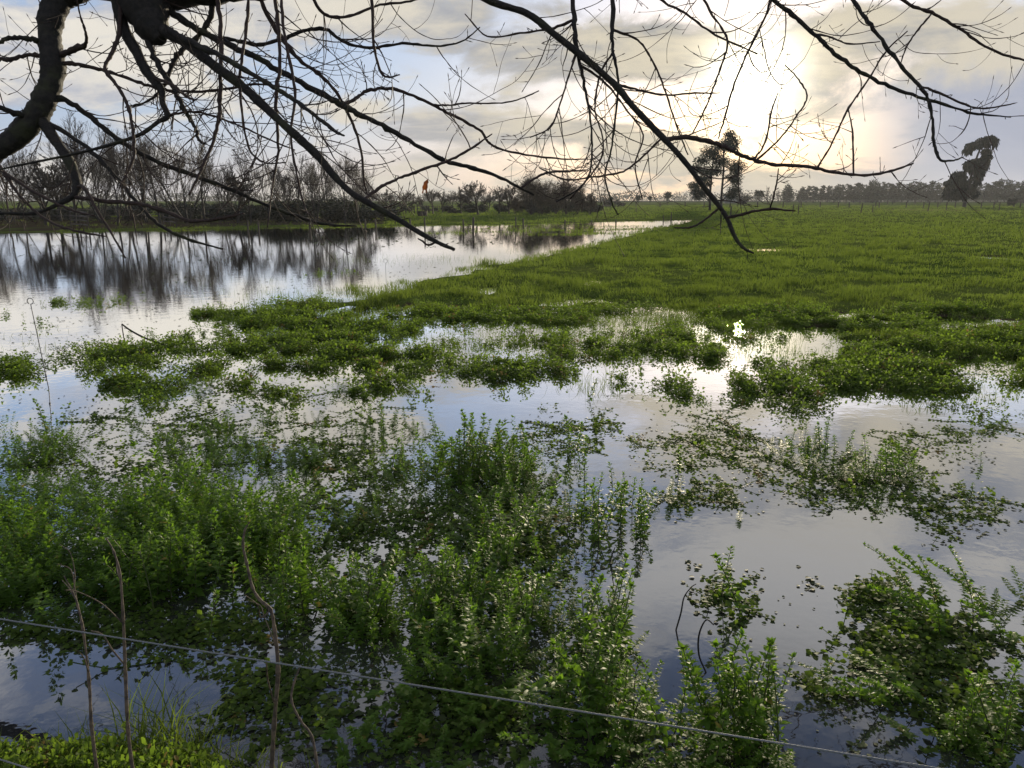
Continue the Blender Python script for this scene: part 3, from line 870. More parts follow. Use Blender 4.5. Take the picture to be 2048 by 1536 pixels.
MIDT = [(772, 378, 130, 'spread', 'small bare tree just right of the tall shoreline row'),
        (812, 381, 150, 'spread', 'round bare tree behind two small dark pines'),
        (866, 378, 150, 'spread', 'wide rounded bare tree in mid distance beside the small dark pine'),
        (885, 382, 165, 'spread', 'bare tree close against the wide rounded one, slightly behind it'),
        (922, 374, 150, 'spread', 'bare fan shaped tree left of the big oak-like tree'),
        (956, 362, 140, 'spread', 'big dark bare oak-like tree with heavy spreading crown'),
        (998, 372, 150, 'spread', 'bare tree with slender forked trunk beside the big oak-like tree'),
        (1018, 368, 145, 'spread', 'bare forked tree leaning over the left edge of the willow thicket'),
        (790, 396, 190, 'spread', 'faint small bare tree behind the gap right of the shoreline row'),
        (842, 392, 195, 'spread', 'faint bare tree behind the small dark pines'),
        (905, 388, 185, 'spread', 'faint bare tree between the rounded and the fan shaped ones'),
        (940, 382, 180, 'spread', 'faint bare tree close behind the left side of the oak-like tree'),
        (978, 384, 182, 'spread', 'faint bare tree close behind the right side of the oak-like tree')]
for k, (px, top, D, form, lb) in enumerate(MIDT):
    put_bare(form, k, px, top, D * 0.76, lb, 'bare trees in the middle distance', 1.3 if px == 956 else 1.05)
WIL = [(1030, 385, 140), (1062, 340, 138), (1085, 352, 142), (1112, 362, 146), (1132, 350, 138), (1155, 366, 142), (1180, 378, 140)]
for k, (px, top, D) in enumerate(WIL):
    put_bare('willow', k, px, top, D * 0.78, f'twiggy brownish willow in the dense willow thicket, {ORD[k]} from its left end', 'willows in the thicket', 0.95, 'willow_tree')
for k, (px, top, D, lb) in enumerate([(1207, 372, 190, 'thin upright bare tree right of the willow thicket'), (1229, 386, 210, 'faint small bare tree above the dark rounded bush'),
                                      (1480, 374, 300, 'thin hazy bare tree right of the twin trunked pine'), (1535, 372, 310, 'taller of the thin hazy bare trees before the shelterbelt'),
                                      (1556, 378, 315, 'shorter thin hazy bare tree beside the dome shaped cypress'), (1205, 388, 240, 'small hazy bare tree beyond the willow thicket')]):
    put_bare('thin', k, px, top, D, lb, 'thin bare trees far off', 1.1)

# ------------------------------------------------------------------ evergreens


def sprays(g, lobes, n, size, droop, r, flat=0.5, core=0.35):
    """leafy sprays through the volume of ellipsoid lobes"""
    vol = np.array([np.prod(l[1]) ** 0.67 for l in lobes])
    pick = r.choice(len(lobes), n, p=vol / vol.sum())
    c = np.array([l[0] for l in lobes])[pick]
    rd = np.array([l[1] for l in lobes])[pick]
    u = r.standard_normal((n, 3))
    u /= np.linalg.norm(u, axis=1)[:, None]
    rad = r.random(n) ** core
    bump = 1 + 0.16 * np.sin(u[:, 0] * 9 + c[:, 0] * 5) * np.sin(u[:, 2] * 8 + c[:, 2]) + 0.08 * r.standard_normal(n)
    p = c + u * rd * (rad * bump)[:, None]
    d = u * 0.8 + r.standard_normal((n, 3)) * 0.55
    d[:, 2] = d[:, 2] * flat - droop
    d /= np.linalg.norm(d, axis=1)[:, None]
    s = np.cross(d, r.standard_normal((n, 3)))
    s /= np.linalg.norm(s, axis=1)[:, None] + 1e-9
    L = size * r.uniform(0.6, 1.4, n)[:, None]
    W = L * 0.30
    V = np.stack([p - d * L * 0.3, p + s * W, p + d * L * 0.35 + s * W * 0.6, p + d * L, p + d * L * 0.3 - s * W], 1).reshape(-1, 3)
    i = np.arange(n)[:, None] * 5
    T = np.concatenate([i + [0, 1, 2], i + [0, 2, 4], i + [4, 2, 3]])
    g.add(V, None, T, np.repeat(r.random(n), 5))


def build_pine():
    p, dep = far(1430, 150)
    k = dep / F
    by = 417.0
    o = thing('pine_tree', p, 'tall open twin trunked pine standing against the veiled sun', 'tree', None)
    r = np.random.default_rng(5)
    Z = lambda y: (by - y) * k
    X = lambda x: (x - 1430) * k
    for pts in ([(1419, 417, 5.2), (1418, 390, 4.0), (1419, 350, 3.4), (1421, 310, 2.6), (1425, 285, 1.6)], [(1443, 417, 5.6), (1442, 385, 4.6), (1443, 340, 3.8), (1441, 300, 2.8), (1444, 272, 1.4)]):
        q = spline([[X(a), (a - 1430) * 0.02, Z(b) - (0.3 if b > 410 else 0), w * k / 2] for a, b, w in pts], 6)
        Geo().tube(q[:, :3], q[:, 3], 8).obj('trunk', M_FARBARK, o, True)
    lim, g = Geo(), Geo()
    lobes = []
    for (x, y, rx, ry, tx) in [(1410, 303, 13, 7, 1420), (1432, 296, 14, 7, 1425), (1455, 285, 13, 8, 1443), (1452, 272, 9, 6, 1443), (1464, 297, 9, 6, 1443), (1402, 322, 12, 6, 1419),
                               (1437, 322, 13, 8, 1442), (1464, 330, 14, 8, 1443), (1471, 342, 8, 7, 1443), (1397, 335, 12, 6, 1419), (1412, 345, 12, 6, 1419), (1398, 358, 13, 6, 1418),
                               (1385, 378, 10, 6, 1418), (1392, 368, 9, 5, 1418), (1402, 385, 10, 5, 1418), (1455, 356, 12, 6, 1443), (1468, 362, 8, 6, 1443), (1462, 376, 10, 6, 1443),
                               (1455, 388, 8, 5, 1442), (1466, 385, 6, 5, 1443), (1428, 340, 9, 6, 1442), (1424, 310, 10, 6, 1421), (1413, 366, 8, 4, 1418), (1393, 391, 7, 4, 1418)]:
        yy = r.normal(0, 1.6)
        c = np.array([X(x), yy, Z(y)])
        lobes.append((c, (rx * k, rx * k * 0.9, ry * k)))
        a = np.array([X(tx), 0, Z(min(y + 14, 400))])
        m = (a + c) / 2 + np.array([0, 0, 0.25])
        lim.tube(spline([a, m, c], 4), np.linspace(0.10, 0.03, 9), 4, 0.5, False)
    lim.obj('limbs', M_FARBARK, o, True)
    lobes = [(c + r.standard_normal(3) * 0.15, tuple(np.array(q) * np.array([1.5, 1.5, 1.8]))) for c, q in lobes]
    sprays(g, lobes, 21000, 0.25, 0.45, r, 0.5, 0.85)
    g.obj('crown', M_CONIFER, o)


def build_weeping_conifer():
    p, dep = far(1928, 190)
    k = dep / F
    by = 409.5
    X = lambda x: (x - 1928) * k
    Z = lambda y: (by - y) * k
    o = thing('weeping_cypress', p, 'lone dark drooping conifer with a leaning hooked top in the pasture', 'tree')
    r = np.random.default_rng(8)
    q = spline([[X(a), 0, Z(b), w * k / 2] for a, b, w in [(1928, 414, 9), (1928.5, 400, 7), (1931, 380, 6), (1934, 350, 5), (1939, 320, 4), (1944, 300, 3), (1952, 282, 2)]], 6)
    Geo().tube(q[:, :3], q[:, 3], 8).obj('trunk', M_FARBARK, o, True)
    g = Geo()
    lobes = []
    for (x, y, rx, ry) in [(1955, 276, 11, 5), (1943, 283, 12, 6), (1930, 292, 12, 7), (1919, 300, 9, 7), (1965, 285, 5, 8), (1958, 290, 7, 4),
                           (1952, 304, 9, 6), (1963, 310, 8, 8), (1968, 322, 4, 10), (1956, 316, 6, 4), (1945, 322, 14, 7), (1928, 326, 10, 8), (1938, 335, 13, 7),
                           (1955, 335, 8, 11), (1946, 350, 8, 10), (1912, 350, 15, 8), (1900, 363, 15, 12), (1918, 366, 16, 13), (1892, 380, 11, 13), (1908, 384, 16, 12), (1926, 380, 13, 12),
                           (1938, 370, 7, 9), (1942, 386, 8, 8), (1900, 388, 11, 6), (1886, 384, 5, 9), (1948, 356, 5, 9)]:
        lobes.append((np.array([X(x), r.normal(0, 0.8), Z(y)]), (rx * k, rx * k * 0.9, ry * k)))
    lobes = [(c, tuple(np.array(q) * np.array([1.02, 0.98, 0.98]))) for c, q in lobes]
    lobes = [(c + r.standard_normal(3) * 0.12, tuple(np.array(q) * r.uniform(0.85, 1.35, 3))) for c, q in lobes]
    sprays(g, lobes, 17000, 0.5, 1.5, r, 0.3, 1.0)
    sprays(g, [(c - np.array([0, 0, q[2] * 0.3]), q) for c, q in lobes if c[2] > 4.2], 1300, 0.85, 2.5, r, 0.3, 0.25)
    g.obj('crown', M_CYPRESS, o)


def evergreen(seed, H, shape):
    r = np.random.default_rng(seed)
    lobes = []
    tk, g = Geo(), Geo()
    if shape == 'dome':
        W = 0.27 * H
        lobes = [(np.array([0, 0, H * 0.46]), (W * 1.05, W * 1.05, H * 0.42)), (np.array([0.1 * W, 0, H * 0.28]), (W * 1.15, W * 1.15, H * 0.28)), (np.array([0, 0, H * 0.72]), (W * 0.7, W * 0.7, H * 0.28))]
        n, size, droop = 2600, H * 0.055, 0.0
    elif shape == 'belt':
        lean = 0.10
        for i in range(11):
            f = (i + 0.5) / 11
            w = H * (0.20 - 0.13 * f) * r.uniform(0.85, 1.3)
            lobes.append((np.array([f * f * H * lean + r.normal(0, 0.045) * H, r.normal(0, 0.05) * H, H * (0.12 + 0.83 * f)]), (w, w, H * 0.065)))
            if r.random() < 0.6:
                lobes.append((np.array([(0.10 + 0.06 * r.random()) * H, 0, H * (0.25 + 0.7 * f) * 0.98]), (H * 0.06, H * 0.06, H * 0.035)))
        n, size, droop = 1500, H * 0.052, -0.35
    elif shape == 'umbrella':
        for i in range(14):
            a = r.uniform(0, 6.28)
            q = r.uniform(0.02, 0.30) * H
            lobes.append((np.array([math.cos(a) * q, math.sin(a) * q, H * r.uniform(0.55, 0.9)]), (H * 0.2, H * 0.2, H * 0.11)))
        for i in range(3):
            lobes.append((np.array([r.normal(0, 0.2) * H, 0, H * r.uniform(0.3, 0.5)]), (H * 0.10, H * 0.1, H * 0.07)))
        n, size, droop = 1500, H * 0.07, 0.1
    else:                                                     # 'bush'
        for i in range(8):
            lobes.append((np.array([r.normal(0, 0.38) * H, r.normal(0, 0.25) * H, H * r.uniform(0.2, 0.7)]), (H * 0.32, H * 0.32, H * 0.3)))
        n, size, droop = 5200, H * 0.065, -0.1
    sprays(g, lobes, n, size, droop, r, 0.7, 0.45)
    q = spline([[0, 0, -0.2, H * 0.022], [0.01 * H, 0, H * 0.4, H * 0.017], [0.03 * H, 0, H * 0.8, H * 0.008]], 4)
    tk.tube(q[:, :3], q[:, 3], 6)
    return tk.mesh('trunk', M_FARBARK, True), g.mesh('crown', M_SHRUB if shape == 'bush' else M_CONIFER)


EV = {s: [evergreen(90 + 7 * i + len(s), 10.0, s) for i in range(n)] for s, n in (('dome', 2), ('belt', 5), ('umbrella', 3), ('bush', 3))}


def put_ev(shape, i, px, top, D, label, group=None, wide=1.0, name='conifer_tree', cat='tree', rz=None):
    p, dep = far(px, D)
    base_y = 768 - F * ((p[2] - ZC) * CP + p[1] * SP) / dep
    H = max(0.8, (base_y - top) * dep / F)
    s = H / 10.0
    me = EV[shape][i % len(EV[shape])]
    o = thing(name, p, label, cat, group, random.uniform(0, 6.28) if rz is None else rz, (s * wide, s * wide, s))
    link('trunk', me[0], o)
    link('crown', me[1], o)


build_pine()
build_weeping_conifer()
put_ev('dome', 0, 1574, 368, 380, 'dome shaped dark cypress at the left end of the shelterbelt', None, 1.0, 'cypress_tree')
put_ev('dome', 1, 1745, 360, 372, 'broad dark cypress rising above the middle of the shelterbelt', None, 1.25, 'cypress_tree')
put_ev('dome', 0, 2047, 360, 330, 'dark conifer cut by the right edge of the view', None, 1.1, 'cypress_tree')
belt = [(1598, 374), (1612, 372), (1626, 372), (1640, 371), (1654, 372), (1667, 369), (1680, 370), (1693, 368), (1707, 366), (1719, 369), (1730, 372), (1762, 364), (1775, 366), (1789, 365), (1802, 369), (1815, 363),
        (1829, 365), (1842, 364), (1856, 362), (1870, 366), (1884, 364), (1952, 366), (1966, 366), (1980, 363), (1994, 359), (2008, 361), (2022, 364)]
for k, (px, top) in enumerate(belt):
    put_ev('belt', k, px, top, 385 + 8 * math.sin(k * 2.3), f'windswept grey pine in the far shelterbelt, {ORD[k]} from its left end', 'pines of the far shelterbelt',
           1.45 + 0.2 * math.sin(k * 1.7), 'pine_tree', 'tree', random.uniform(-0.5, 0.5))
put_ev('umbrella', 0, 1276, 391, 260, 'small flat topped pine left of two others', 'small flat topped pines', 1.0, 'pine_tree')
put_ev('umbrella', 1, 1300, 391, 262, 'narrow small pine between two wider ones', 'small flat topped pines', 0.6, 'pine_tree')
put_ev('umbrella', 2, 1335, 384, 262, 'tallest of three small umbrella pines left of the twin trunked pine', 'small flat topped pines', 0.95, 'pine_tree')
put_ev('umbrella', 1, 1514, 379, 300, 'rounded small tree right of the twin trunked pine', None, 0.95, 'pine_tree')
put_ev('bush', 0, 1487, 387, 300, 'hazy bushy evergreen left of the rounded small tree', None, 0.85, 'evergreen_bush', 'bush')
put_ev('umbrella', 0, 841, 403, 170, 'right one of two small dark pines in front of the bare trees', 'two small dark pines', 0.8, 'pine_tree')
put_ev('umbrella', 2, 824, 404, 175, 'left one of two small dark pines in front of the bare trees', 'two small dark pines', 0.7, 'pine_tree')
put_ev('bush', 1, 803, 406, 180, 'dark rounded bush left of the two small pines', None, 0.8, 'evergreen_bush', 'bush')
put_ev('bush', 2, 1222, 394, 210, 'dark rounded bush right of the willow thicket', None, 0.9, 'evergreen_bush', 'bush')
put_ev('bush', 0, 1246, 404, 215, 'low dark bush tapering away from the rounded bush', None, 1.0, 'evergreen_bush', 'bush')
put_ev('bush', 1, 2023, 396, 190, 'small dark pointed shrub beside the far rail fence', None, 0.5, 'evergreen_bush', 'bush')
for k, (px, top, D, lb) in enumerate([(1062, 427, 112, 'low black clump under the willow thicket, left part'), (1085, 427, 112, 'low black clump under the willow thicket, right part'),
                                      (910, 426, 118, 'short black stump-like bush left of the oak-like tree'), (945, 427, 118, 'black bush at the foot of the oak-like tree')]):
    put_ev('bush', k, px, top, D, lb, 'low black clumps', 1.5, 'low_bush', 'bush')
UB = [(-40 + 26 * i, 415 + 11 * math.sin(i * 1.9) + 9 * math.sin(i * 4.3)) for i in range(31)]
for k, (px, top) in enumerate(UB):
    D, w = 86 + 8 * math.sin(k * 2.1), 1.9
    put_ev('bush', k, px, top, D, f'low dark undergrowth bush behind the shoreline trees, {ORD[k]} from the left', 'undergrowth bushes behind the shoreline trees', w, 'low_bush', 'bush')


UB2 = [(778, 408, 128), (815, 413, 132), (860, 412, 134), (895, 409, 130), (935, 408, 128), (975, 409, 130), (1010, 406, 128), (1045, 402, 124), (1080, 399, 124), (1110, 401, 126), (1140, 402, 124), (1170, 404, 126), (1195, 408, 130)]
for k, (px, top, D) in enumerate(UB2):
    put_ev('bush', k, px, top, D, f'dark undergrowth behind the mid distance bare trees and willows, {ORD[k]} bush from the left', 'undergrowth bushes behind the mid distance trees', 1.5, 'low_bush', 'bush')


def far_wood():
    r = np.random.default_rng(4)
    g = Geo()
    lobes = []
    for a in np.arange(-44, 46, 0.42):
        D = 760 + 60 * math.sin(a * 0.7)
        ar = math.radians(a)
        H = 5 + 4 * abs(math.sin(a * 0.9) * math.sin(a * 0.37 + 1)) + r.uniform(0, 3)
        x, y = D * math.sin(ar), D * math.cos(ar)
        lobes.append((np.array([x, y, 1.4 + H * 0.35]), (8.0, 6.0, H * 0.62)))
    sprays(g, lobes, 26000, 1.5, 0.0, r, 0.8, 0.6)
    tag(g.obj('treeline', M_SHRUB), 'low hazy line of distant woods along the horizon', 'woods', None, 'stuff')
    # the blue rise beyond the shelterbelt
    h = Geo()
    n = 60
    xs = np.linspace(250, 1050, n)
    V = []
    for dy, f in ((0, 0.0), (60, 0.75), (140, 1.0), (260, 0.4), (330, 0.0)):
        for x in xs:
            e = math.exp(-((x - 690) / 200) ** 2)
            V.append((x, 830 + dy - (x - 250) * 0.35, 0.4 + f * 17 * e * (1 + 0.08 * math.sin(x * 0.05))))
    Q = [[a * n + b, a * n + b + 1, (a + 1) * n + b + 1, (a + 1) * n + b] for a in range(4) for b in range(n - 1)]
    h.add(V, Q)
    tag(h.obj('hill', M_SHRUB, smooth=True), kind='structure')


far_wood()

# ------------------------------------------------------------------ fences, posts, shed
POSTS = [(821, 441, 450), (850, 436, 463), (927, 439, 461), (946, 435, 464), (1032, 435, 455), (1047, 439, 455), (1129, 431, 450), (1183, 432, 449), (1232, 430, 448), (1272, 418, 427),
         (1327, 427, 439.5), (1342, 420, 440), (1461, 420, 432), (1585, 417, 430), (1596, 418, 430), (1721, 414, 428), (1745, 417, 428), (1855, 410, 426), (1892, 411, 424.5), (1998, 411, 424.5),
         (752, 441, 457), (731, 442, 458), (496, 441, 464), (517, 444, 464), (620, 446, 457)]
for k, (px, top, base) in enumerate(sorted(POSTS)):
    p = G(px, base, 0.10)
    D = p[1]
    if D > 62:
        p, _ = far(px, min(D, 150))
    dep = p[1] * CP + (ZC - p[2]) * SP
    hgtm = max(0.7, (base - top) * dep / F)
    wdt = 0.052 + 0.012 * (k % 3) + (0.022 if px > 1400 else 0)
    hgtm += 0.35 if px > 1400 else 0
    tilt = random.uniform(-0.04, 0.04) + (0.12 if px in (1721, 1855) else 0)
    z0 = min(p[2], 0.0) - 0.25
    zs = np.linspace(z0, p[2] + hgtm, 6)
    path = np.array([[p[0] + (z - z0) * tilt, p[1], z] for z in zs])
    o = Geo().tube(path - p, wdt * np.array([1.05, 1.0, 1.02, 0.97, 1.0, 0.93]), 7).obj('fence_post', M_POST)
    o.location = tuple(p)
    where = 'standing in the flood water' if base > 444 else ('at the edge of the flood' if px < 1350 else 'in the green pasture')
    tag(o, f'{"leaning" if abs(tilt) > 0.1 else "short dark"} wooden fence post {where}, {ORD[k]} from the left', 'fence post', 'wooden posts across the paddocks')


def rail_fence(name, label, group, pts, hgt_m, rails, rad=0.05, rr=0.035, posts_every=1):
    """posts at the given (px, distance), rails strung from post to post"""
    P = [far(px, D)[0] for px, D in pts]
    o = thing(name, P[0], label, 'fence', group)
    for q in P:
        w = np.array([[0, 0, -0.3], [0, 0, hgt_m * 0.5], [0, 0, hgt_m]]) + (q - P[0])
        Geo().tube(w, rad, 6).obj('post', M_POST, o, True)
    for f in rails:
        g = Geo()
        line = np.array([q - P[0] + np.array([0, -rad * 0.6, hgt_m * f]) for q in P])
        line = np.vstack([np.linspace(a, b, 4)[:-1] for a, b in zip(line[:-1], line[1:])] + [line[-1:]])
        line[:, 2] += 0.02 * np.sin(np.arange(len(line)) * 1.9)
        g.tube(line, rr, 5)
        g.obj('rail', M_RAIL, o, True)


rail_fence('rail_fence', 'long low rail fence crossing the far pasture from the pine to the right edge', None,
           [(1180, 205), (1230, 203), (1272, 202), (1320, 200), (1370, 198), (1408, 196), (1460, 195), (1515, 194), (1566, 193), (1602, 191), (1640, 190), (1676, 188), (1698, 187), (1751, 186), (1758, 185.5), (1812, 183),
            (1847, 181), (1875, 180), (1910, 178), (1962, 175), (1987, 173), (2040, 170), (2100, 167)], 1.35, (0.96,), 0.12, 0.085)
rail_fence('rail_fence', 'distant thin rail fence just below the shelterbelt', None,
           [(1560, 300), (1600, 298), (1640, 296), (1690, 293), (1720, 291), (1775, 288), (1785, 287), (1830, 284), (1880, 281), (1930, 277), (1990, 272), (2050, 268), (2100, 264)], 1.4, (0.95,), 0.11, 0.085)
rail_fence('wooden_gate', 'dark wooden hurdle of four rails at the left shore', None, [(143, 62), (160, 62), (178, 60)], 1.25, (0.2, 0.45, 0.7, 0.95), 0.06, 0.05)
rail_fence('wooden_gate', 'dark wooden hurdle of three rails under the shoreline trees', None, [(328, 66), (340, 66), (353, 64)], 1.15, (0.3, 0.6, 0.92), 0.06, 0.05)
rail_fence('rail_fence', 'grey three rail fence at the right end of the shoreline trees', None, [(683, 92), (703, 92), (725, 93), (750, 94), (779, 96)], 1.15, (0.35, 0.65, 0.95), 0.06, 0.05)
rail_fence('rail_fence', 'two rail fence running along the shore below the left trees', None,
           [(-40, 66), (30, 69), (100, 71), (200, 74), (260, 76), (320, 78), (400, 80), (470, 82), (545, 84), (620, 87), (690, 90)], 1.2, (0.5, 0.95), 0.06, 0.035)
rail_fence('wooden_gate', 'small three rail hurdle beyond the flood below the round bare tree', None, [(819, 118), (829, 118)], 1.1, (0.3, 0.6, 0.95), 0.08, 0.05)
rail_fence('wooden_gate', 'wide three rail hurdle with a trough in front of it', None, [(835, 112), (845, 112), (854, 112)], 1.2, (0.3, 0.6, 0.95), 0.08, 0.05)
rail_fence('wooden_gate', 'hurdle right of the wide one, below the rounded bare tree', None, [(858, 120), (867, 120), (876, 121)], 1.1, (0.35, 0.9), 0.08, 0.05)
rail_fence('rail_fence', 'low fence line behind the hurdles in mid distance', None, [(780, 128), (880, 128), (930, 130), (975, 130), (1010, 131), (1060, 131), (1115, 133), (1165, 136), (1220, 140)], 1.0, (0.9,), 0.06, 0.03)
p, dep = far(845, 98)
tr = thing('water_trough', p, 'dark low trough lying in the grass before the wide hurdle', 'trough')
Geo().box((0, 0, 0.30), (0.55, 0.3, 0.28)).obj('body', M_POST, tr)
Geo().box((0, 0, 0.60), (0.60, 0.34, 0.03)).obj('rim', M_POST, tr)
p, dep = far(1465, 350)
sh = thing('shed', p, 'long low pale roofed farm shed far behind the twin trunked pine', 'shed')
Geo().box((0, 0, 1.0), (3.4, 2.0, 1.2)).obj('wall', M_SHEDWALL, sh)
rf = Geo()
rf.add([[-3.8, -2.5, 2.15], [3.8, -2.5, 2.15], [3.8, 0, 3.0], [-3.8, 0, 3.0], [-3.8, 2.5, 2.15], [3.8, 2.5, 2.15], [-3.8, -2.5, 2.05], [3.8, -2.5, 2.05], [3.8, 2.5, 2.05], [-3.8, 2.5, 2.05]],
       [[0, 1, 2, 3], [3, 2, 5, 4], [6, 7, 1, 0], [4, 5, 8, 9], [6, 9, 8, 7]], [[1, 7, 2], [2, 7, 8], [2, 8, 5], [0, 3, 6], [3, 9, 6], [3, 4, 9]])
rf.obj('roof', M_SHEDROOF, sh)

# pigtail posts standing in the flood, the near fence wire, stalks


def pigtail(px, by, ty, lean, label, loop=0.035):
    p = G(px, by, 0.0)
    dep = p[1] * CP + ZC * SP
    H = (by - ty) * dep / F
    o = thing('pigtail_post', p, label, 'fence post')
    a = np.linspace(-0.5 * math.pi, 1.35 * math.pi, 14)
    path = [np.array([lean * z / H, 0, z]) for z in np.linspace(-0.25, H - loop * 2, 10)]
    top = path[-1]
    Geo().tube(np.array(path), 0.0052, 6).obj('rod', M_STEEL, o, True)
    Geo().tube(np.array([top + np.array([math.cos(t) * loop, 0, loop + math.sin(t) * loop]) for t in a]), 0.0052, 6).obj('loop', M_STEEL, o, True)
    Geo().tube(np.array([path[3] - [0, 0, .02], path[3] + [0, 0, .02]]), 0.010, 7).obj('step', M_STEEL, o, True)


pigtail(98, 780, 596, -0.075, 'thin steel pigtail fence post leaning in the water at the left')
pigtail(772, 556, 518, 0.0, 'tiny far pigtail post standing in the lake', 0.06)


def wire(label, a, b, sag, r, tilt=0.0):
    a, b = np.array(a), np.array(b)
    t = np.linspace(-0.55, 1.6, 140)[:, None]
    path = a + (b - a) * t
    path[:, 2] -= sag * 4 * (t * (1 - t))[:, 0]
    d = (b - a) / np.linalg.norm(b - a)
    s = np.cross(d, [0, 0, 1])
    up = np.cross(s, d)
    o = thing('fence_wire', path[0], label, 'wire')
    tt = np.linspace(0, 1, 900)
    core = np.stack([np.interp(tt, np.linspace(0, 1, len(path)), path[:, i]) for i in range(3)], -1) - path[0]
    L = np.linalg.norm(path[-1] - path[0])
    for ph in (0, 2.094, 4.189):
        ang = tt * L / 0.035 * 2 * math.pi + ph
        Geo().tube(core + (np.cos(ang)[:, None] * s + np.sin(ang)[:, None] * up) * r * 0.55, r * 0.62, 5).obj('strand', M_WIRE, o, True)


wire('braided pale fence wire stretched across the foreground above the weeds', PD(0, 1238, 2.35), PD(1865, 1535, 1.72), 0.0, 0.0023)
wire('lower fence wire crossing the bottom left corner over the grassy bank', PD(0, 1519, 2.15), PD(54, 1536, 2.125), 0.0, 0.0020)


def stalk(label, pts, d0, d1, subs=(), name='dry_stalk', mat=None, cat='dead stalk'):
    rows = np.array([[x, y, w, d0 + (d1 - d0) * i / (len(pts) - 1)] for i, (x, y, w) in enumerate(pts)])
    base = PD(*rows[0, [0, 1, 3]])
    rows = spline(rows, 6)
    P = np.array([PD(x, y, d) for x, y, w, d in rows])
    r = np.random.default_rng(int(pts[0][0]))
    rad = 0.78 * rows[:, 2] * rows[:, 3] / F / 2 * (1 + 0.10 * r.standard_normal(len(rows)) + 0.35 * (np.arange(len(rows)) % 6 == 0))
    o = thing(name, base, label, cat)
    ext = P[:1] + (P[0] - P[1]) / np.linalg.norm(P[0] - P[1]) * 0.25
    Geo().tube(np.vstack([ext, P]) - base, np.concatenate([rad[:1], rad]), 8).obj('stem', mat or M_STALK, o, True)
    for s in subs:
        q = np.array([[x, y, w] for x, y, w in s])
        k = np.argmin(np.hypot(rows[:, 0] - q[0, 0], rows[:, 1] - q[0, 1]))
        dd = rows[k, 3]
        q = spline(np.column_stack([q, dd + np.linspace(0, 0.12, len(q)) * r.choice([-1, 1])]), 6)
        PP = np.array([PD(x, y, d) for x, y, w, d in q])
        PP += P[k] - PP[0]
        Geo().tube(PP - base, np.maximum(q[:, 2] * q[:, 3] / F / 2, 0.0012), 5).obj('side_twig', mat or M_STALK, o, True)


stalk('tallest dry brown stalk with a kink, in front of the wire', [(543, 1545, 12), (548, 1450, 11), (556, 1340, 10), (549, 1260, 9), (541, 1220, 9), (520, 1200, 8), (505, 1175, 7), (493, 1125, 6.5), (486, 1090, 6), (490, 1060, 5), (499, 1044, 3)], 2.45, 2.6,
      [[(545, 1420, 4), (530, 1370, 3.5), (526, 1330, 2.5)], [(541, 1220, 3), (522, 1235, 3), (515, 1210, 2), (490, 1190, 1.6)], [(548, 1300, 3), (524, 1240, 2), (515, 1215, 1.4), (488, 1205, 1)]])
stalk('dark dry stalk left of the kinked one, rising from the grassy bank', [(266, 1545, 10), (256, 1460, 9), (251, 1350, 8), (246, 1230, 7), (240, 1150, 6), (228, 1105, 5), (212, 1076, 3)], 2.5, 2.65,
      [[(250, 1320, 4), (225, 1290, 3.5), (205, 1260, 3), (182, 1252, 2)], [(243, 1240, 3), (200, 1200, 2.4), (150, 1175, 2), (125, 1172, 1.4)], [(241, 1160, 3), (234, 1140, 3), (233, 1120, 2)]])
stalk('leftmost dry stalk with a forked feathery tip', [(194, 1545, 9), (183, 1450, 8), (178, 1360, 7), (166, 1260, 6), (155, 1210, 5.5), (146, 1185, 4), (128, 1152, 2.5)], 2.45, 2.6,
      [[(155, 1210, 3), (150, 1180, 2.4), (142, 1140, 2), (115, 1128, 1.2)], [(150, 1200, 3), (135, 1175, 2), (122, 1160, 1.4)], [(175, 1340, 3), (165, 1310, 2), (148, 1295, 1.4)], [(146, 1185, 2), (150, 1150, 2), (140, 1105, 1.4), (118, 1088, 1)]])
stalk('short curved dry stalk right of the kinked one', [(636, 1545, 7), (624, 1475, 6.5), (600, 1440, 6), (583, 1400, 5.5), (588, 1365, 5), (600, 1332, 3)], 2.35, 2.5)


def water_stick(label, pts, name='fallen_stick', cat='stick'):
    P = spline([np.append(G(x, y, z), w) for x, y, z, w in pts], 5)
    base = P[0, :3].copy()
    o = Geo().tube(P[:, :3] - base, P[:, 3], 6).obj(name, M_BARK, None, True)
    o.location = tuple(base)
    tag(o, label, cat)


q0 = G(251, 690)
pk = q0 + np.array([-0.02, 0, 0.33])
st = thing('fallen_stick', q0, 'bent dark stick poking out of the water before the left weed mat', 'stick')
Geo().tube(spline([[0, 0, -0.1], [-0.015, 0, 0.15], pk - q0], 5), 0.008, 6).obj('upright_part', M_BARK, st, True)
Geo().tube(spline([pk - q0, [0.12, 0, 0.22], [0.34, 0, 0.10], [0.72, -0.05, -0.03]], 6), np.linspace(0.012, 0.018, 19), 6).obj('sloping_part', M_BARK, st, True)
for lb, pts in (('dark knobbly dead stem rising right of the front weed clump', [(1352, 1260, 0, .0042), (1362, 1225, .10, .0042), (1368, 1195, .17, .0036), (1382, 1175, .26, .0028), (1392, 1168, .30, .002)]),
                ('arched dead stem beside the frontmost weed clump', [(1412, 1345, 0, .0042), (1398, 1310, .08, .0042), (1398, 1270, .20, .0042), (1412, 1240, .28, .0036), (1428, 1250, .27, .0028)]),
                ('short dead stem among the central weeds', [(1220, 1125, 0, .0042), (1224, 1110, .05, .0042), (1230, 1095, .13, .0028)])):
    water_stick(lb, pts, 'dead_stem', 'dead stem')

# ------------------------------------------------------------------ leaves and weeds
# toothed ovate leaf along +Y, length 1
_ts = [0.0, 0.16, 0.30, 0.44, 0.60, 0.76, 1.0]
_ws = [0.03, 0.23, 0.33, 0.33, 0.27, 0.17, 0.0]


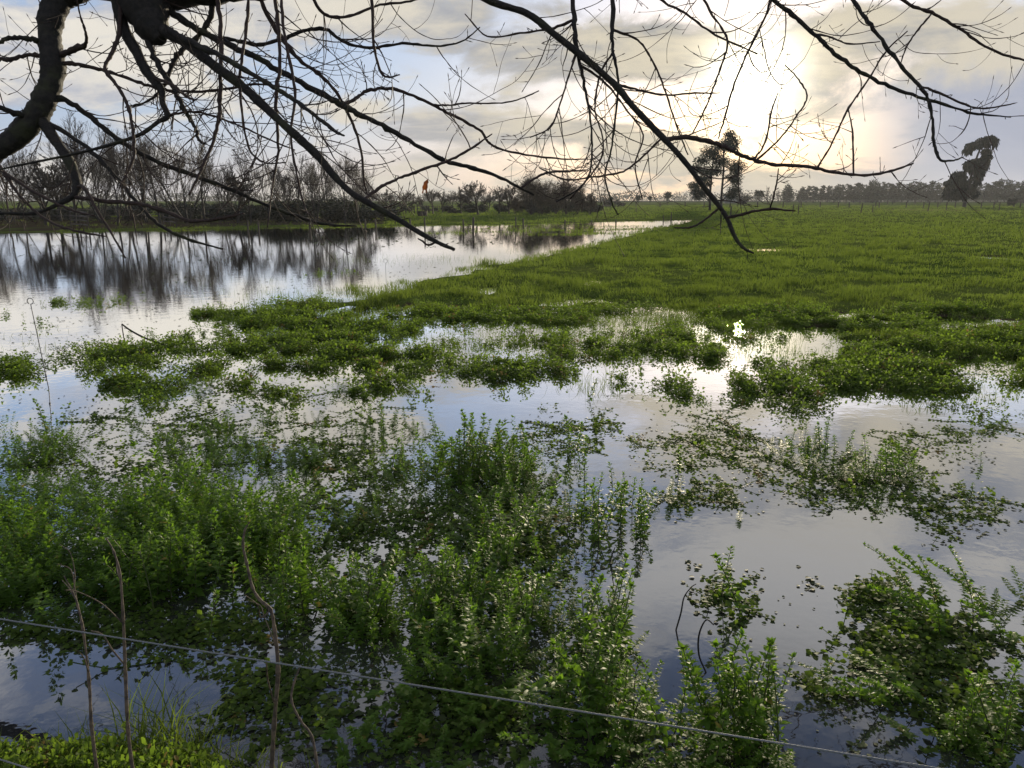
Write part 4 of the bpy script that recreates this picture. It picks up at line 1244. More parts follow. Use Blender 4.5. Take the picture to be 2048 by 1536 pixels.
def leaf_tpl(wide=1.0, fold=0.18, droop=0.28, rich=True):
    ts, ws = (_ts, _ws) if rich else ([0.0, 0.33, 0.7, 1.0], [0.03, 0.33, 0.22, 0.0])
    V, Q, T = [], [], []
    for i, (t, w) in enumerate(zip(ts, ws)):
        z = -droop * t * t + 0.06 * t
        if i == len(ts) - 1:
            V.append((0, t, z))
        else:
            e = w * wide * (1.12 if (rich and i % 2) else 1.0)
            V += [(-e, t - (0.03 if rich and i % 2 else 0), z + fold * w), (0, t, z), (e, t - (0.03 if rich and i % 2 else 0), z + fold * w)]
    n = len(ts) - 1
    for i in range(n - 1):
        a, b = i * 3, i * 3 + 3
        Q += [[a, a + 1, b + 1, b], [a + 1, a + 2, b + 2, b + 1]]
    a, tip = (n - 1) * 3, n * 3
    T += [[a, a + 1, tip], [a + 1, a + 2, tip]]
    return np.array(V, float), np.array(Q), np.array(T)


LEAF = leaf_tpl(0.82)
LEAF_N = leaf_tpl(0.55, 0.2, 0.35)
LEAF_S = leaf_tpl(1.25, 0.25, 0.2, False)


def put_leaves(g, tpl, P, Y, N, L, tint):
    """leaves with base P, axis Y, up-ish N, length L"""
    V, Q, T = tpl
    P, Y, N = np.asarray(P, float), np.asarray(Y, float), np.asarray(N, float)
    n = len(P)
    if n == 0:
        return
    Y = Y / (np.linalg.norm(Y, axis=1)[:, None] + 1e-9)
    X = np.cross(Y, N)
    X /= np.linalg.norm(X, axis=1)[:, None] + 1e-9
    Z = np.cross(X, Y)
    L = np.broadcast_to(np.asarray(L, float), (n,))
    W = (V[None, :, 0:1] * X[:, None, :] + V[None, :, 1:2] * Y[:, None, :] + V[None, :, 2:3] * Z[:, None, :]) * L[:, None, None] + P[:, None, :]
    o = (np.arange(n) * len(V))[:, None, None]
    g.add(W.reshape(-1, 3), (Q[None] + o).reshape(-1, 4), (T[None] + o).reshape(-1, 3), np.repeat(np.broadcast_to(tint, (n,)), len(V)))


def weed_geo(seed, H, lean=(0, 0), big=1.0, narrow=False, depth=0.12):
    """upright square-stemmed weed: stem geometry and leaf geometry"""
    r = np.random.default_rng(seed)
    stem, lv = Geo(), Geo()
    n = 14
    d = np.array([r.normal(0, 0.07), r.normal(0, 0.07), 1.0])
    p = np.array([0, 0, -depth])
    pts = [p]
    tot = H + depth
    for i in range(n):
        d = d + np.array([lean[0], lean[1], 0]) / n + r.standard_normal(3) * 0.035
        d /= np.linalg.norm(d)
        p = p + d * tot / n
        pts.append(p)
    pts = np.array(pts)
    stem.tube(pts, np.linspace(0.0042, 0.0016, n + 1) * big, 5)
    P, Y, N, L, C = [], [], [], [], []
    s, az = depth * 0.75, r.uniform(0, 6.28)
    while s < tot:
        f = max(0.0, (s - depth) / H)
        x = s / tot * n
        k = min(int(x), n - 1)
        q = pts[k] + (pts[k + 1] - pts[k]) * (x - k)
        t = pts[k + 1] - pts[k]
        t = t / np.linalg.norm(t)
        ll = (0.051 - 0.027 * f ** 1.5) * big * r.uniform(0.75, 1.2)
        el = math.radians(r.uniform(-12, 20) + 40 * f ** 3)
        for j in range(2):
            a = az + math.pi * j + r.normal(0, 0.15)
            yv = np.array([math.cos(a) * math.cos(el), math.sin(a) * math.cos(el), math.sin(el)]) + t * 0.12
            if r.random() < 0.93:
                P.append(q + yv * 0.006); Y.append(yv); N.append(t + r.standard_normal(3) * 0.15); L.append(ll); C.append(np.clip(0.2 + 0.55 * f + r.normal(0, 0.18), 0, 0.95) if r.random() < 0.975 else 1.0)
            for _ in range(r.integers(1, 4)):                # small leaves in the axil
                a2 = a + r.normal(0, 0.6)
                e2 = math.radians(r.uniform(10, 60))
                yv = np.array([math.cos(a2) * math.cos(e2), math.sin(a2) * math.cos(e2), math.sin(e2)])
                P.append(q + np.array([math.cos(a2), math.sin(a2), 0.4]) * 0.012 * big); Y.append(yv); N.append(np.array([0, 0, 1.0]) + r.standard_normal(3) * 0.3)
                L.append(ll * r.uniform(0.35, 0.6)); C.append(np.clip(0.3 + 0.5 * f + r.normal(0, 0.18), 0, 0.95))
        az += math.pi / 2 + r.normal(0, 0.15)
        s += (0.031 - 0.018 * f) * big * r.uniform(0.8, 1.2)
    for j in range(7):                                        # tuft at the tip
        a, e = r.uniform(0, 6.28), math.radians(r.uniform(35, 80))
        P.append(pts[-1]); Y.append(np.array([math.cos(a) * math.cos(e), math.sin(a) * math.cos(e), math.sin(e)])); N.append(np.array([-math.cos(a), -math.sin(a), 0.6])); L.append(0.026 * big * r.uniform(0.7, 1.2)); C.append(0.85)
    put_leaves(lv, LEAF_N if narrow else LEAF, P, Y, N, np.array(L), np.array(C))
    return stem, lv


WEEDS = []
for i in range(16):
    H = [0.26, 0.32, 0.38, 0.44, 0.50, 0.56][i % 6]
    s_, l_ = weed_geo(200 + i, H, (random.uniform(-0.25, 0.25), random.uniform(-0.25, 0.25)), 1.0 + 0.15 * (i % 3), i % 5 in (1, 3))
    WEEDS.append((H, s_.mesh('stem', M_STEM, True), l_.mesh('leaves', M_WEED), s_, l_))
LEANERS = []
for i in range(4):
    s_, l_ = weed_geo(300 + i, 0.5, (-0.9 - 0.2 * i, 0.1), 1.1)
    LEANERS.append((0.5, s_.mesh('stem', M_STEM, True), l_.mesh('leaves', M_WEED), s_, l_))


def put_weed(px, py, h, label, group, kind=None):
    p = G(px, py, 0.0)
    pool = LEANERS if kind == 'lean' else WEEDS
    cand = sorted(range(len(pool)), key=lambda i: abs(pool[i][0] - h) + random.random() * 0.12)
    H, ms, ml = pool[cand[0]][:3]
    s = h / H
    rz = random.uniform(0, 6.28) if kind != 'lean' else random.uniform(-0.5, 0.4)
    sw = max(s, 0.72)
    o = thing('weed_plant', p, label, 'plant', group, rz, (sw, sw, s))
    o.rotation_euler = (random.gauss(0, .13), random.gauss(0, .13), rz)
    link('stem', ms, o)
    link('leaves', ml, o)


CLUMPS = [  # cx, cy, rx, ry, count, hmin, hmax, kind, label, group
 (930, 945, 150, 30, 38, .34, .54, None, 'leafy green weed in the big dark clump in the middle of the flood', 'weeds of the big middle clump'),
 (545, 925, 105, 18, 14, .13, .24, None, 'low leafy weed in the rounded mound left of the big middle clump', 'weeds of the left rounded mound'),
 (760, 858, 80, 16, 11, .14, .26, None, 'leafy weed in the small clump behind the left rounded mound', 'weeds of the small rear clump'),
 (1620, 898, 75, 15, 15, .16, .28, None, 'leafy weed in the left one of two mounds standing in open water at right', 'weeds of the left twin mound'),
 (1765, 955, 70, 18, 15, .2, .34, None, 'leafy weed in the right one of two mounds standing in open water at right', 'weeds of the right twin mound'),
 (1150, 905, 45, 14, 6, .25, .36, None, 'tall leafy weed with broad leaves just right of the big middle clump', 'weeds right of the middle clump'),
 (1215, 1050, 95, 55, 20, .26, .42, None, 'slender upright weed in the loose column of plants right of centre', 'weeds of the loose centre column'),
 (880, 1240, 85, 35, 20, .32, .46, None, 'bushy upright weed in the clump behind the fence wire, centre', 'weeds of the centre front clump'),
 (720, 1235, 65, 35, 14, .26, .42, None, 'bushy weed in the clump left of the centre front clump', 'weeds of the left front clump'),
 (1030, 1270, 35, 40, 6, .3, .42, None, 'upright weed filling the gap between the two front clumps', 'weeds of the front gap'),
 (1195, 1300, 60, 50, 14, .32, .48, None, 'tall upright weed in the column behind the fence wire, right of centre', 'weeds of the tall front column'),
 (1190, 1460, 85, 55, 20, .34, .5, None, 'bright leafy weed crossing the fence wire at the bottom, right of centre', 'weeds crossing the wire'),
 (1445, 1500, 110, 55, 24, .36, .54, None, 'tall toothed weed in the nearest clump at the lower right', 'weeds of the nearest right clump'),
 (1935, 1235, 110, 55, 13, .26, .5, 'lean', 'leaning weed in the tangled patch at the right edge', 'leaning weeds at the right edge'),
 (1790, 1385, 75, 28, 11, .16, .3, 'lean', 'short weed in the trailing row before the right edge patch', 'weeds of the trailing row'),
 (1985, 1500, 75, 45, 11, .2, .4, None, 'weed in the corner patch at the bottom right', 'weeds of the bottom right corner'),
 (360, 1195, 190, 30, 22, .34, .48, None, 'tall weed along the front edge of the dense left thicket', 'weeds fronting the left thicket'),
 (600, 1215, 70, 45, 12, .3, .44, None, 'bushy weed right of the dense left thicket, behind the kinked dry stalk', 'weeds right of the left thicket'),
 (1010, 1130, 70, 45, 14, .28, .42, None, 'weed in the middle of the flood between front clumps and big middle clump', 'weeds between the clumps'),
 (80, 905, 90, 22, 10, .2, .32, None, 'weed in the mound at the left edge beside the pigtail post', 'weeds of the left edge mound'),
]
for cx, cy, rx, ry, cnt, h0, h1, kind, lb, gr in CLUMPS:
    for k in range(cnt):
        a, q = random.uniform(0, 6.28), math.sqrt(random.random())
        put_weed(cx + math.cos(a) * q * rx, cy + math.sin(a) * q * ry, random.uniform(h0, h1) * (1.05 - 0.35 * q * q), lb, gr, kind)
for px, py, h, lb in [(1440, 1192, .30, 'left of two slender weeds standing alone in open water'), (1488, 1232, .36, 'right of two slender weeds standing alone in open water'),
                      (1640, 1372, .17, 'small bushy weed alone in open water right of the nearest clump'), (98, 862, .34, 'tall weed hiding the foot of the pigtail post'),
                      (1178, 800, .26, 'thin dark weed alone in bright water behind the middle clump'), (1219, 765, .18, 'short reddish weed right of the thin dark one'),
                      (1590, 800, .32, 'tall dark flowering weed in glittering water behind the left twin mound'), (1355, 955, .26, 'weed alone in water between middle clump and twin mounds'),
                      (1960, 935, .12, 'bright rosette of leaves alone at the right'), (1940, 1000, .13, 'low leafy weed right of the twin mounds'), (1990, 1030, .10, 'small weed near the right edge above open water'),
                      (412, 1290, .26, 'bright green weed standing in front of the left thicket by the wire'), (1478, 1040, .06, 'tiny weed cluster alone in pale water'), (548, 612, .20, 'dark weed spike on the lake edge'),
                      (640, 600, .22, 'two pronged weed spike on the lake edge'), (1820, 1165, .34, 'weed reaching up and left over open water')]:
    put_weed(px, py, h, lb, None, 'lean' if px == 1820 else None)

UNDER = Geo()


def under(cx, cy, rx, ry, cnt, h0, h1):
    """bushy tufts: several stems fanning out of one spot"""
    left = cnt
    while left > 0:
        a, q = random.uniform(0, 6.28), math.sqrt(random.random())
        c = G(cx + math.cos(a) * q * rx, cy + math.sin(a) * q * ry, 0.0)
        k = min(left, random.randint(3, 9))
        left -= k
        hb = random.uniform(h0, h1) * random.choice((0.6, 0.8, 1.0, 1.15))
        tone = random.gauss(0, .13)
        for _ in range(k):
            H, _m, _n, s_, l_ = random.choice(WEEDS)
            h = max(0.11, hb * random.uniform(0.6, 1.1))
            s = h / H
            w = max(s, 0.62) * random.uniform(0.75, 1.15)
            ox, oy = random.gauss(0, .085), random.gauss(0, .085)
            rz = random.uniform(0, 6.28)
            R = np.array([[math.cos(rz), -math.sin(rz), 0], [math.sin(rz), math.cos(rz), 0], [0, 0, 1]])
            tx, ty = ox * 4.5 + random.gauss(0, .2), oy * 4.5 + random.gauss(0, .2)
            V = l_.V[0] @ R.T * np.array([w, w, s])
            zz = V[:, 2]
            V = V + np.column_stack([zz * tx, zz * ty, -0.25 * np.abs(zz) * min(1.2, math.hypot(tx, ty))]) + c + np.array([ox, oy, 0])
            UNDER.add(V, l_.Q[0], l_.T[0], np.where(l_.C[0] > 0.97, 1.0, np.clip(l_.C[0] + tone + random.gauss(0, .08), 0, 0.95)))


for args in [(190, 1085, 250, 95, 420, .22, .42), (430, 1075, 170, 75, 270, .28, .48), (560, 1130, 90, 60, 60, .2, .36), (90, 905, 120, 30, 80, .14, .28), (60, 1000, 110, 50, 90, .16, .3), (120, 1190, 170, 30, 70, .22, .38), (545, 930, 110, 18, 26, .08, .18), (240, 985, 240, 45, 60, .06, .16),
             (930, 960, 165, 30, 130, .16, .42), (1100, 1000, 60, 35, 22, .08, .22), (760, 865, 90, 16, 22, .06, .16), (1620, 902, 85, 16, 22, .06, .16), (1765, 960, 75, 18, 18, .06, .16), (1200, 1480, 110, 60, 40, .1, .28),
             (1450, 1520, 130, 50, 40, .1, .3), (820, 1240, 180, 45, 80, .14, .34), (1200, 1290, 70, 60, 24, .08, .24), (1950, 1250, 100, 50, 9, .12, .2), (1985, 1510, 70, 40, 14, .12, .24), (60, 1200, 90, 40, 26, .2, .36),
             (620, 1480, 80, 40, 8, .05, .12), (860, 1500, 80, 30, 10, .05, .14), (1020, 1440, 70, 50, 12, .06, .18), (900, 1410, 60, 25, 8, .06, .16), (1330, 1010, 60, 25, 6, .12, .2), (950, 1130, 200, 60, 34, .14, .3), (780, 1180, 200, 50, 34, .16, .34), (1080, 1360, 90, 70, 24, .16, .34), (1290, 1390, 60, 60, 14, .14, .3), (700, 1100, 90, 60, 16, .14, .28), (660, 1010, 120, 40, 24, .13, .24), (560, 870, 200, 30, 44, .12, .24), (330, 870, 140, 35, 40, .12, .24), (2190, 1180, 110, 60, 34, .16, .34), (2260, 1420, 120, 70, 44, .18, .4), (2250, 960, 90, 30, 26, .14, .28), (-140, 1080, 140, 90, 130, .2, .4), (960, 1040, 210, 40, 70, .16, .34), (640, 940, 90, 30, 26, .14, .26), (850, 1320, 190, 50, 70, .2, .4), (470, 930, 160, 30, 40, .14, .28), (1050, 950, 60, 30, 24, .2, .36), (1080, 1210, 90, 50, 36, .2, .38), (720, 780, 60, 12, 20, .1, .2), (280, 800, 60, 14, 14, .1, .18), (370, 790, 40, 14, 12, .1, .18), (1700, 930, 140, 40, 20, .13, .26)]:
    under(*args)
tag(UNDER.obj('undergrowth', M_WEED), 'dense leafy undergrowth rising out of the flood water', 'undergrowth', None, 'stuff')

# creeping mats on the shallow water
SPRIGS = []
for i in range(10):
    r = np.random.default_rng(400 + i)
    g = Geo()
    n = 16
    h = 0.045 + 0.012 * (i % 5)
    P = np.column_stack([r.normal(0, .022, n), r.normal(0, .022, n), r.uniform(0, h, n)])
    a, e = r.uniform(0, 6.28, n), np.radians(r.uniform(-10, 45, n))
    Y = np.column_stack([np.cos(a) * np.cos(e), np.sin(a) * np.cos(e), np.sin(e)])
    put_leaves(g, LEAF_S, P, Y, np.array([0, 0, 1.0]) + r.standard_normal((n, 3)) * 0.35, 0.024 * r.uniform(.7, 1.35, n), np.clip(0.25 + 0.5 * P[:, 2] / h + r.normal(0, .15, n), 0, 1))
    SPRIGS.append(g)


RUNNERS = []
for i in range(8):
    r = np.random.default_rng(500 + i)
    g, st = Geo(), Geo()
    d, p, pts = np.array([1.0, 0, 0]), np.array([-0.22, 0, 0.002]), []
    for k in range(13):
        pts.append(p.copy())
        d = d + np.array([0, r.normal(0, .25), 0])
        d /= np.linalg.norm(d)
        p = p + d * 0.036
        p[2] = 0.002 + 0.05 * max(0, k - 8) / 4 * (i % 3 > 0)
    pts = np.array(pts)
    P, Y = [], []
    for k in range(13):
        for sgn in (-1, 1, r.choice([-1, 1])):
            a = sgn * r.uniform(0.6, 1.8)
            t = pts[min(k + 1, 12)] - pts[max(k - 1, 0)]
            t = t / np.linalg.norm(t)
            Y.append(np.array([t[0] * math.cos(a) - t[1] * math.sin(a), t[0] * math.sin(a) + t[1] * math.cos(a), r.uniform(-0.05, 0.45)]))
            P.append(pts[k] + np.array([0, 0, 0.002]))
    n = len(P)
    put_leaves(g, LEAF_S, P, Y, np.array([0, 0, 1.0]) + r.standard_normal((n, 3)) * 0.3, 0.026 * r.uniform(.5, 1.35, n), np.clip(0.4 + r.normal(0, .2, n), 0, 0.95))
    st.tube(pts, 0.0018, 4, 0.1)
    m = Geo().add(np.vstack([g.V[0], st.V[0]]), np.vstack([g.Q[0], st.Q[0] + g.n]), np.vstack([g.T[0], st.T[0] + g.n]), np.concatenate([g.C[0], st.C[0]]))
    RUNNERS.append(m)


def scatter_tpl(out, tpls, P, S, tint, zs=None):
    P = np.asarray(P, float)
    n = len(P)
    which = rng.integers(0, len(tpls), n)
    rz = rng.uniform(0, 6.283, n)
    for k, t in enumerate(tpls):
        ix = np.where(which == k)[0]
        if not len(ix):
            continue
        V = t.V[0].astype(float)
        c, s = np.cos(rz[ix])[:, None], np.sin(rz[ix])[:, None]
        W = np.stack([V[None, :, 0] * c - V[None, :, 1] * s, V[None, :, 0] * s + V[None, :, 1] * c, np.broadcast_to(V[None, :, 2], (len(ix), len(V)))], -1) * S[ix][:, None, None]
        if zs is not None:
            W[..., 2] *= zs[ix][:, None]
        W = W + P[ix][:, None, :]
        o = (np.arange(len(ix)) * len(V))[:, None, None]
        C = np.clip(t.C[0][None, :] + tint[ix][:, None], 0, 0.95)
        C = np.where(rng.random(C.shape[:1])[:, None] < 0.02, 1.0, C)
        out.add(W.reshape(-1, 3), (t.Q[0][None] + o).reshape(-1, 4) if t.Q else None, (t.T[0][None] + o).reshape(-1, 3) if t.T else None, C.ravel())


def ell(cx, cy, rx, ry, n, edge=0.5):
    a, q = rng.uniform(0, 6.283, n), rng.random(n) ** edge
    q = q * (1 + 0.22 * np.sin(a * 3 + cx) + 0.12 * np.sin(a * 7 + cy))
    return cx + np.cos(a) * q * rx, cy + np.sin(a) * q * ry, q


MATS = [  # ellipse in the picture, sprigs, mound height (m)
 (230, 712, 110, 22, 420, .08), (330, 700, 120, 18, 420, .1), (430, 725, 130, 24, 620, .12), (560, 715, 130, 26, 640, .13), (700, 705, 110, 24, 520, .12), (820, 705, 90, 22, 380, .1), (620, 690, 100, 16, 380, .12), (500, 735, 90, 16, 260, .08),
 (440, 660, 90, 14, 300, .08), (520, 645, 80, 14, 300, .10), (600, 640, 90, 16, 380, .12), (700, 650, 120, 16, 480, .1), (560, 615, 50, 9, 160, .1), (620, 612, 50, 10, 180, .1), (15, 745, 45, 26, 260, .12),
 (245, 768, 48, 16, 200, .1), (205, 745, 40, 8, 60, .04), (320, 800, 50, 20, 120, .06), (360, 780, 40, 14, 110, .06), (505, 775, 40, 16, 190, .1), (755, 762, 48, 15, 220, .1), (560, 790, 40, 14, 60, .04), (690, 740, 70, 12, 180, .06),
 (1010, 740, 52, 24, 330, .15), (960, 668, 30, 14, 150, .18), (1045, 670, 40, 10, 150, .12), (1128, 738, 25, 22, 170, .15), (1190, 697, 55, 16, 330, .14), (1300, 692, 28, 13, 170, .13), (1300, 752, 62, 24, 420, .16), (1250, 765, 30, 10, 90, .08),
 (1445, 720, 36, 15, 190, .12), (1400, 712, 30, 12, 130, .1), (1480, 730, 60, 12, 150, .05), (1385, 790, 60, 22, 120, .04), (1475, 775, 40, 26, 190, .1), (1540, 770, 50, 26, 200, .10), (1600, 790, 45, 40, 240, .12), (1500, 690, 70, 12, 90, .04),
 (1690, 765, 60, 18, 320, .13), (1760, 745, 90, 18, 420, .12), (1830, 770, 55, 18, 260, .1), (1900, 740, 110, 20, 480, .12), (1990, 745, 80, 22, 380, .12), (2020, 700, 90, 26, 420, .12), (1850, 700, 130, 22, 520, .11), (1700, 715, 100, 18, 360, .1),
 (1920, 790, 70, 24, 120, .03), (2010, 800, 50, 40, 120, .03), (1970, 855, 40, 12, 110, .06), (1640, 690, 90, 20, 380, .12), (1560, 660, 70, 14, 240, .1), (1950, 650, 120, 20, 420, .12), (1800, 650, 130, 18, 420, .1), (1690, 655, 90, 14, 240, .1),
 (900, 730, 70, 16, 160, .05), (850, 690, 80, 14, 160, .05), (1100, 690, 60, 20, 90, .03), (1350, 680, 60, 14, 90, .03), (940, 640, 90, 12, 240, .1), (1100, 632, 90, 10, 240, .1), (1250, 620, 120, 12, 260, .1), (850, 625, 110, 12, 300, .1),
 (2180, 745, 110, 24, 420, .1), (2330, 770, 90, 24, 300, .1), (2200, 840, 80, 20, 160, .05), (-120, 760, 90, 26, 300, .1), (200, 603, 55, 9, 110, .06), (120, 607, 25, 5, 40, .03), (80, 648, 20, 4, 25, .02), (20, 632, 12, 3, 14, .02), (560, 600, 20, 3, 10, .02), (700, 545, 22, 3, 20, .03), (640, 549, 20, 3, 16, .03)]
MAT = Geo()
for cx, cy, rx, ry, n, mh in MATS:
    x, y, q = ell(cx, cy, rx * 1.35, ry * 1.3, int(n * 1.6), 0.66)
    P = Garr(x, y, 0.0)
    P[:, :2] += rng.normal(0, 0.09, (len(P), 2))
    k = 0.5 + 0.5 * nz(P[:, 0], P[:, 1], 0.45, 61) + 0.25 * nz(P[:, 0], P[:, 1], 0.16, 62)
    gl = glint(P[:, 0], P[:, 1])
    keep = (rng.random(len(P)) < np.clip(k * 1.5 + 0.25 - 0.35 * q, 0.05, 1)) & (rng.random(len(P)) < np.clip(0.35 + (gl + 0.05) / 0.3, 0.03, 1))
    P, q, k = P[keep], q[keep], k[keep]
    P[:, 2] = mh * 0.75 * np.clip(1.05 - q, 0, 1) * np.clip(k, 0.1, 1.2) * rng.uniform(0.2, 1.0, len(q)) + np.maximum(0, height(P[:, 0], P[:, 1])) * 0.6 - 0.012
    scatter_tpl(MAT, SPRIGS, P, rng.uniform(0.75, 1.5, len(P)), rng.normal(0.0, .14, len(P)) + 0.25 * (k - 0.5), rng.uniform(0.6, 1.7, len(P)))
# ragged low growth across the drowned margin of the pasture
n = 75000
yw = np.sqrt(rng.uniform(8.2 ** 2, 15.5 ** 2, n))
xw = yw * rng.uniform(-0.66, 0.74, n)
pyx = 1024 + F * xw / (yw * CP + ZC * SP)
pyy = 768 - F * ((-ZC) * CP + yw * SP) / (yw * CP + ZC * SP)
k = 0.55 * nz(xw, yw, 0.9, 71) + 0.45 * nz(xw, yw, 0.32, 72) + 0.35 * nz(xw, yw * 0.45, 2.6, 73)
thr = np.interp(pyy, [620, 660, 700, 750, 790, 815], [-0.55, 0.05, 0.15, 0.50, 0.95, 1.5])
thr = thr - 0.45 * np.clip((pyx - 1550) / 300, 0, 1) + 0.9 * np.clip((500 - pyx) / 250, 0, 1.5) - 0.25 * np.clip(1 - np.abs(pyx - 650) / 350, 0, 1) + 0.3 * np.exp(-((pyx - 1380) / 260) ** 2 - ((pyy - 690) / 45) ** 2)
ok = (k > thr) & (rng.random(n) < np.clip(0.2 + (glint(xw, yw) + 0.05) / 0.3, 0.015, 1)) & ((pyx > 380) | (pyy > 665))
P = np.column_stack([xw, yw, np.zeros(n)])[ok]
kk = np.clip((k - thr)[ok], 0, 1.2)
P[:, 2] = 0.075 * kk * rng.uniform(0.1, 1, len(P)) + np.maximum(0, height(P[:, 0], P[:, 1])) * 0.7 - 0.014
scatter_tpl(MAT, SPRIGS, P, rng.uniform(0.55, 1.25, len(P)), rng.normal(0.02, .15, len(P)) + 0.12 * kk, rng.uniform(0.5, 2.0, len(P)))
# thin scatter of sprigs trailing over the near water
for cx, cy, rx, ry, n in [(560, 820, 260, 45, 130), (300, 850, 200, 40, 110), (700, 930, 120, 50, 200), (950, 1030, 240, 40, 150), (1150, 870, 150, 50, 160), (1420, 890, 120, 55, 190), (1400, 990, 80, 25, 60), (1650, 960, 120, 50, 150), (1850, 900, 90, 40, 70),
                          (1900, 1010, 90, 50, 90), (1830, 1290, 130, 70, 220), (1760, 1195, 60, 18, 60), (900, 1090, 160, 60, 160), (1060, 1120, 80, 70, 110), (300, 1265, 300, 30, 140), (560, 1400, 120, 80, 120), (900, 1440, 130, 70, 120),
                          (1640, 1380, 40, 14, 22), (1950, 1420, 90, 60, 120), (1960, 860, 90, 30, 40), (500, 880, 200, 40, 80), (200, 930, 220, 40, 100), (700, 1040, 80, 60, 110), (2250, 1150, 160, 120, 160), (2250, 920, 140, 60, 110), (1480, 1200, 50, 30, 16), (1440, 1190, 20, 12, 12)]:
    x, y, q = ell(cx, cy, rx, ry, max(4, n // 5))
    P = Garr(x, y, 0.0)
    scatter_tpl(MAT, RUNNERS, P, rng.uniform(0.7, 1.35, len(P)), rng.normal(-0.05, .15, len(P)), rng.uniform(0.6, 1.4, len(P)))
    n = int(n * 0.35)
    x, y, q = ell(cx, cy, rx, ry, n)
    P = Garr(x, y, 0.0)
    P[:, 2] = -0.012
    scatter_tpl(MAT, SPRIGS, P, rng.uniform(0.8, 1.5, n), rng.normal(-0.05, .15, n), rng.uniform(0.4, 1.1, n))
tag(MAT.obj('ground_cover', M_MAT), 'creeping small leaved weed mats spreading over the shallow water', 'ground cover', None, 'stuff')

# bank in front: bright small plants and grass
BANK = Geo()
x, y, q = ell(250, 1560, 230, 62, 2600)
P = Garr(x, y, 0.0)
P[:, 2] = height(P[:, 0], P[:, 1])
keep = P[:, 2] > -0.06
P = P[keep]
scatter_tpl(BANK, SPRIGS, P, rng.uniform(0.35, 0.8, len(P)), rng.normal(0.3, .18, len(P)), rng.uniform(1.0, 2.6, len(P)))
tag(BANK.obj('bank_foliage', M_MAT), 'bright green small leaved plants covering the bank at the bottom left', 'foliage', None, 'stuff')

# single leaves and specks afloat
FL = Geo()
P, Y, L, C = [], [], [], []
for cx, cy, rx, ry, n, ln in [(950, 1010, 380, 80, 260, .03), (1430, 930, 160, 90, 180, .026), (1650, 960, 220, 60, 200, .032), (1880, 900, 130, 60, 130, .03), (1930, 1030, 110, 60, 120, .032), (1830, 1290, 150, 80, 260, .038), (500, 830, 330, 60, 180, .028), (120, 820, 150, 40, 60, .03),
                              (250, 960, 260, 60, 260, .034), (900, 1120, 260, 90, 340, .036), (350, 1280, 280, 40, 140, .036), (600, 1400, 140, 90, 160, .034), (950, 1450, 160, 70, 170, .036), (1480, 1200, 120, 80, 40, .03), (1620, 1170, 26, 14, 14, .035),
                              (1390, 1130, 20, 10, 10, .035), (1740, 1500, 60, 16, 12, .03), (1600, 1300, 130, 160, 40, .015), (1700, 1400, 250, 120, 60, .014), (1300, 850, 300, 60, 160, .03), (60, 700, 100, 60, 80, .04), (150, 620, 220, 40, 120, .05), (400, 560, 400, 50, 160, .08),
                              (300, 500, 400, 20, 120, .16), (900, 480, 300, 14, 200, .18), (1130, 460, 220, 8, 260, .2), (200, 690, 160, 30, 70, .04), (750, 540, 140, 16, 90, .06)]:
    x, y, q = ell(cx, cy, rx, ry, n)
    p = Garr(x, y, 0.004)
    P.append(p); L.append(ln * rng.uniform(.5, 1.3, n)); C.append(rng.random(n))
    a = rng.uniform(0, 6.283, n)
    Y.append(np.column_stack([np.cos(a), np.sin(a), rng.uniform(0.0, .25, n)]))
P, Y, L, C = np.concatenate(P), np.concatenate(Y), np.concatenate(L), np.concatenate(C)
ok = height(P[:, 0], P[:, 1]) < 0.0
P, Y, L, C = P[ok], Y[ok], L[ok], C[ok]
put_leaves(FL, LEAF_S, P, Y, np.array([0, 0, 1.0]) + rng.standard_normal((len(P), 3)) * 0.12, L, C)
tag(FL.obj('floating_leaves', M_FLOAT), 'loose leaves and specks drifting on the flood water', 'leaves', None, 'stuff')

# ------------------------------------------------------------------ pasture grass


def blades(g, P, H, W, lean, tint):
    n = len(P)
    a = rng.uniform(0, 6.283, n)
    b = rng.uniform(0, 6.283, n)
    s = np.column_stack([np.cos(a), np.sin(a), np.zeros(n)]) * (W / 2)[:, None]
    l = np.column_stack([np.cos(b), np.sin(b), np.zeros(n)]) * (H * lean)[:, None]
    up = np.column_stack([np.zeros(n), np.zeros(n), H])
    m = P + up * 0.55 + l * 0.35
    t = P + up * (1 - 0.25 * lean[:, None]) + l
    V = np.stack([P - s, P + s, m + s * 0.8, m - s * 0.8, t], 1).reshape(-1, 3)
    o = np.arange(n)[:, None] * 5
    g.add(V, o + [0, 1, 2, 3], o + [3, 2, 4], np.repeat(np.clip(tint, 0, 1), 5))


